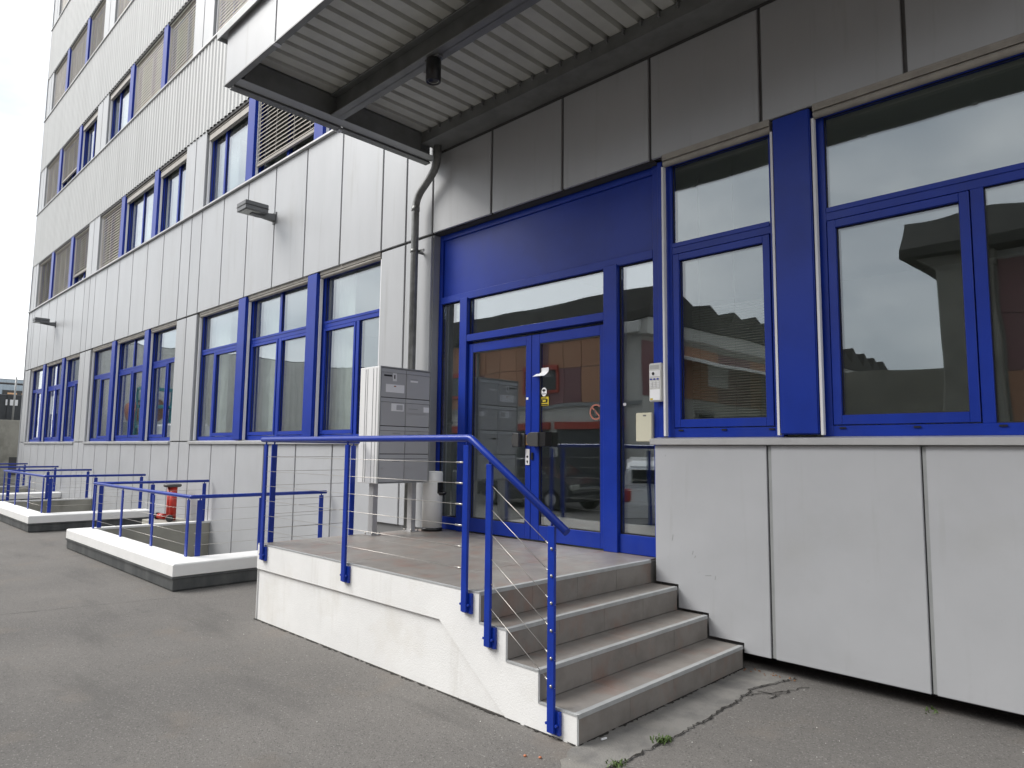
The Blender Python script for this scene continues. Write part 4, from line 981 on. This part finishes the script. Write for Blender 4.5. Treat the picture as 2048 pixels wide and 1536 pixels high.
B(hx1 + 0.04, hx1 + 0.06, hy - 5.6, hy - 3.9, 3.1, 3.9).build('notice_board', m_maillabel, t)
MB().prism([(hx1 + 0.03, 3.9), (hx1 + 1.3, 3.55), (hx1 + 1.3, 3.62), (hx1 + 0.03, 4.0)], 'y', hy - 9.0, hy - 0.8).build('awning', m_mailwhite, t)
t = thing('neighbour_hall', (8, -18, G), 'brown hall with concrete column and dark roof, reflected in the right windows', 'building')
B(-0.6, 26, -26, -14.05, G, 5.9).build('wall', m_pale, t)
x = 0.3
while x < 25: 
    for z in (1.6, 2.9, 4.2): B(x + 0.01, x + 1.69, -14.05, -13.98, z + 0.01, z + 1.29).build('facade_panel', m_brown if rr.random() < .7 else m_purple, t)
    x += 1.7
B(-0.95, 0.25, -14.4, -13.75, G, 5.45).build('column', m_conc, t, 0.04)
MB().prism([(-1.35, 5.75), (-0.9, 5.35), (0.3, 5.35), (0.3, 5.75)], 'y', -14.4, -13.72).build('corbel', m_conc, t)
MB().prism([(-13.3, 5.75), (-13.3, 6.0), (-13.9, 6.75), (-26, 6.9), (-26, 5.75)], 'x', -1.6, 27).build('roof', m_roof, t)
t = tag(B(-8.2, -1.0, -20.4, -20.0, G, 3.75).build('alley_wall', m_conc), 'grey concrete wall closing the alley, reflected in the right windows', 'wall')
t = thing('ribbed_shed', (-31, -14, G), 'long grey ribbed metal shed reflected in the left windows', 'shed')
corrugated(-45, -3.0, G, 5.4, 'wall', m_shed, 0.35, -0.04, -30.0, t, 'y')
B(-36, -30.06, -45, -3.0, G, 5.46).build('roof', m_trim, t)

def car(loc, rotz, paint, label, hatch=True):
    t = thing('parked_car', (0, 0, 0), label, 'car')
    L, W = 3.9, 1.66
    side = [(-1.93, 0.30), (-1.95, 0.62), (-1.86, 0.88), (-1.80, 0.95), (-1.0, 1.00), (0.75, 0.98), (1.55, 0.86), (1.90, 0.68), (1.94, 0.42), (1.88, 0.26), (1.55, 0.22), (-1.6, 0.22)]
    b = MB().prism(side, 'y', -W / 2, W / 2).build('body', paint, t, 0.09, 4)
    roof = [(-1.80, 0.92), (-1.66, 1.30), (-1.45, 1.43), (-0.6, 1.50), (0.15, 1.44), (0.95, 0.94)] if hatch else [(-1.35, 0.92), (-0.85, 1.30), (-0.45, 1.41), (0.2, 1.40), (1.05, 0.92)]
    mb = MB(); n = len(roof); vs = []
    for s_ in (-1, 1):
        for (x, z) in roof: vs.append((x, s_ * (W / 2 - 0.05 - 0.30 * max(0, z - 0.92)), z))
    fs = [tuple(range(n)), tuple(range(2 * n - 1, n - 1, -1))] + [(i, n + i, n + (i + 1) % n, (i + 1) % n) for i in range(n)]
    mb._add(vs, fs).build('cabin', paint, t, 0.05, 3)
    def glasspoly(pts, s_):
        g = MB(); vs = []
        for off in (0.012, -0.01):
            for (x, z) in pts: vs.append((x, s_ * (W / 2 - 0.05 - 0.30 * max(0, z - 0.92) + off), z))
        k = len(pts); fs = [tuple(range(k)), tuple(range(2 * k - 1, k - 1, -1))] + [(i, k + i, k + (i + 1) % k, (i + 1) % k) for i in range(k)]
        g._add(vs, fs).build('window', m_carglass, t)
    for s_ in (-1, 1):
        if hatch: glasspoly([(-1.50, 1.0), (-1.42, 1.30), (-0.55, 1.40), (-0.50, 1.0)], s_); glasspoly([(-0.43, 1.0), (-0.46, 1.40), (0.10, 1.36), (0.72, 1.0)], s_)
        else: glasspoly([(-1.0, 1.0), (-0.68, 1.28), (-0.15, 1.34), (-0.15, 1.0)], s_); glasspoly([(-0.08, 1.0), (-0.08, 1.34), (0.22, 1.33), (0.80, 1.0)], s_)
    if hatch: MB().obox((-1.745, 0, 1.13), (0.008, 0, -0.003), (0, 0.58, 0), (0.045, 0, 0.13)).build('rear_window', m_carglass, t)
    else: MB().obox((-1.09, 0, 1.13), (0.008, 0, -0.008), (0, 0.58, 0), (0.19, 0, 0.14)).build('rear_window', m_carglass, t)
    MB().obox((0.56, 0, 1.20), (0.010, 0, 0.016), (0, 0.60, 0), (-0.30, 0, 0.19)).build('windscreen', m_carglass, t)
    for s_ in (-1, 1):
        B(-1.965, -1.90, s_ * 0.70 - 0.10, s_ * 0.70 + 0.10, 0.66, 0.90).build('tail_light', m_red, t, 0.02)
        B(1.84, 1.93, s_ * 0.62 - 0.16, s_ * 0.62 + 0.16, 0.58, 0.72).build('headlight', m_lens, t, 0.02)
        for x in (-1.22, 1.25):
            w = MB(); w.tube([(x, s_ * (W / 2 - 0.19), 0.29), (x, s_ * (W / 2 + 0.01), 0.29)], 0.29, 24); w = w.build('wheel', m_tyre, t)
            MB().tube([(x, s_ * (W / 2 - 0.02), 0.29), (x, s_ * (W / 2 + 0.015), 0.29)], 0.18, 20).build('rim', m_sill, w)
    t.location = loc; t.rotation_euler = (0, 0, rotz); return t
car((-4.80, -7.17, G), R(233), m_carwhite, 'white hatchback parked in the yard, reflected in the right sidelight')
car((-10.3, -9.7, G), R(2), m_cardark, 'dark car parked by the opposite hall, reflected in the right door leaf', False)

# loaded flatbed truck before the shed, seen reflected in the middle bay windows
t = thing('flatbed_truck', (-26, -4.4, G), 'white flatbed truck by the ribbed shed, glimpsed reflected in the far windows', 'truck')
MB().prism([(-23.4, 0.45 + G), (-23.4, 1.5 + G), (-23.75, 2.45 + G), (-25.1, 2.5 + G), (-25.1, 0.45 + G)], 'y', -5.5, -3.4).build('cab', m_carwhite, t, 0.08, 3)
B(-24.9, -23.95, -3.41, -3.38, 1.55 + G, 2.2 + G).build('window', m_carglass, t, 0.01)
B(-30.2, -25.3, -5.6, -3.3, 1.0 + G, 1.15 + G).build('bed', m_contain, t)
B(-30.2, -25.3, -3.34, -3.28, 1.15 + G, 1.6 + G).build('side_board', m_bluegrey, t)
for x in (-24.2, -28.8):
    for y in (-3.35, -5.3): MB().tube([(x, y - 0.25, 0.45 + G), (x, y, 0.45 + G)], 0.45, 20).build('wheel', m_tyre, t)
t = tag(MB().tube([(-28.9, -4.4, 3.05 + G), (-26.5, -4.4, 3.05 + G)], 0.45, 20).build('orange_tank', m_orange), 'orange tank lying on the grey crate on the truck', 'tank')
tag(B(-28.9, -26.5, -5.0, -3.8, 1.151 + G, 2.6 + G).build('grey_crate', m_trim, None, 0.03), 'large grey crate under the orange tank on the truck', 'crate')
t = tag(B(-28.3, -27.0, -4.8, -4.0, 3.49 + G, 3.85 + G).build('white_crate', m_carwhite, None, 0.05, 2), 'white crate on top of the orange tank on the truck', 'crate')
t = thing('teal_rack', (-26, -4.4, 1.15 + G), 'teal metal rack standing on the flatbed truck', 'rack')
for x in (-26.25, -25.5):
    for y in (-5.0, -3.7): B(x, x + 0.1, y, y + 0.1, 1.151 + G, 3.9 + G).build('post', m_teal, t)
for z in (2.3, 3.1, 3.8): B(-26.25, -25.4, -5.0, -3.6, z + G, z + 0.1 + G).build('shelf', m_teal, t)
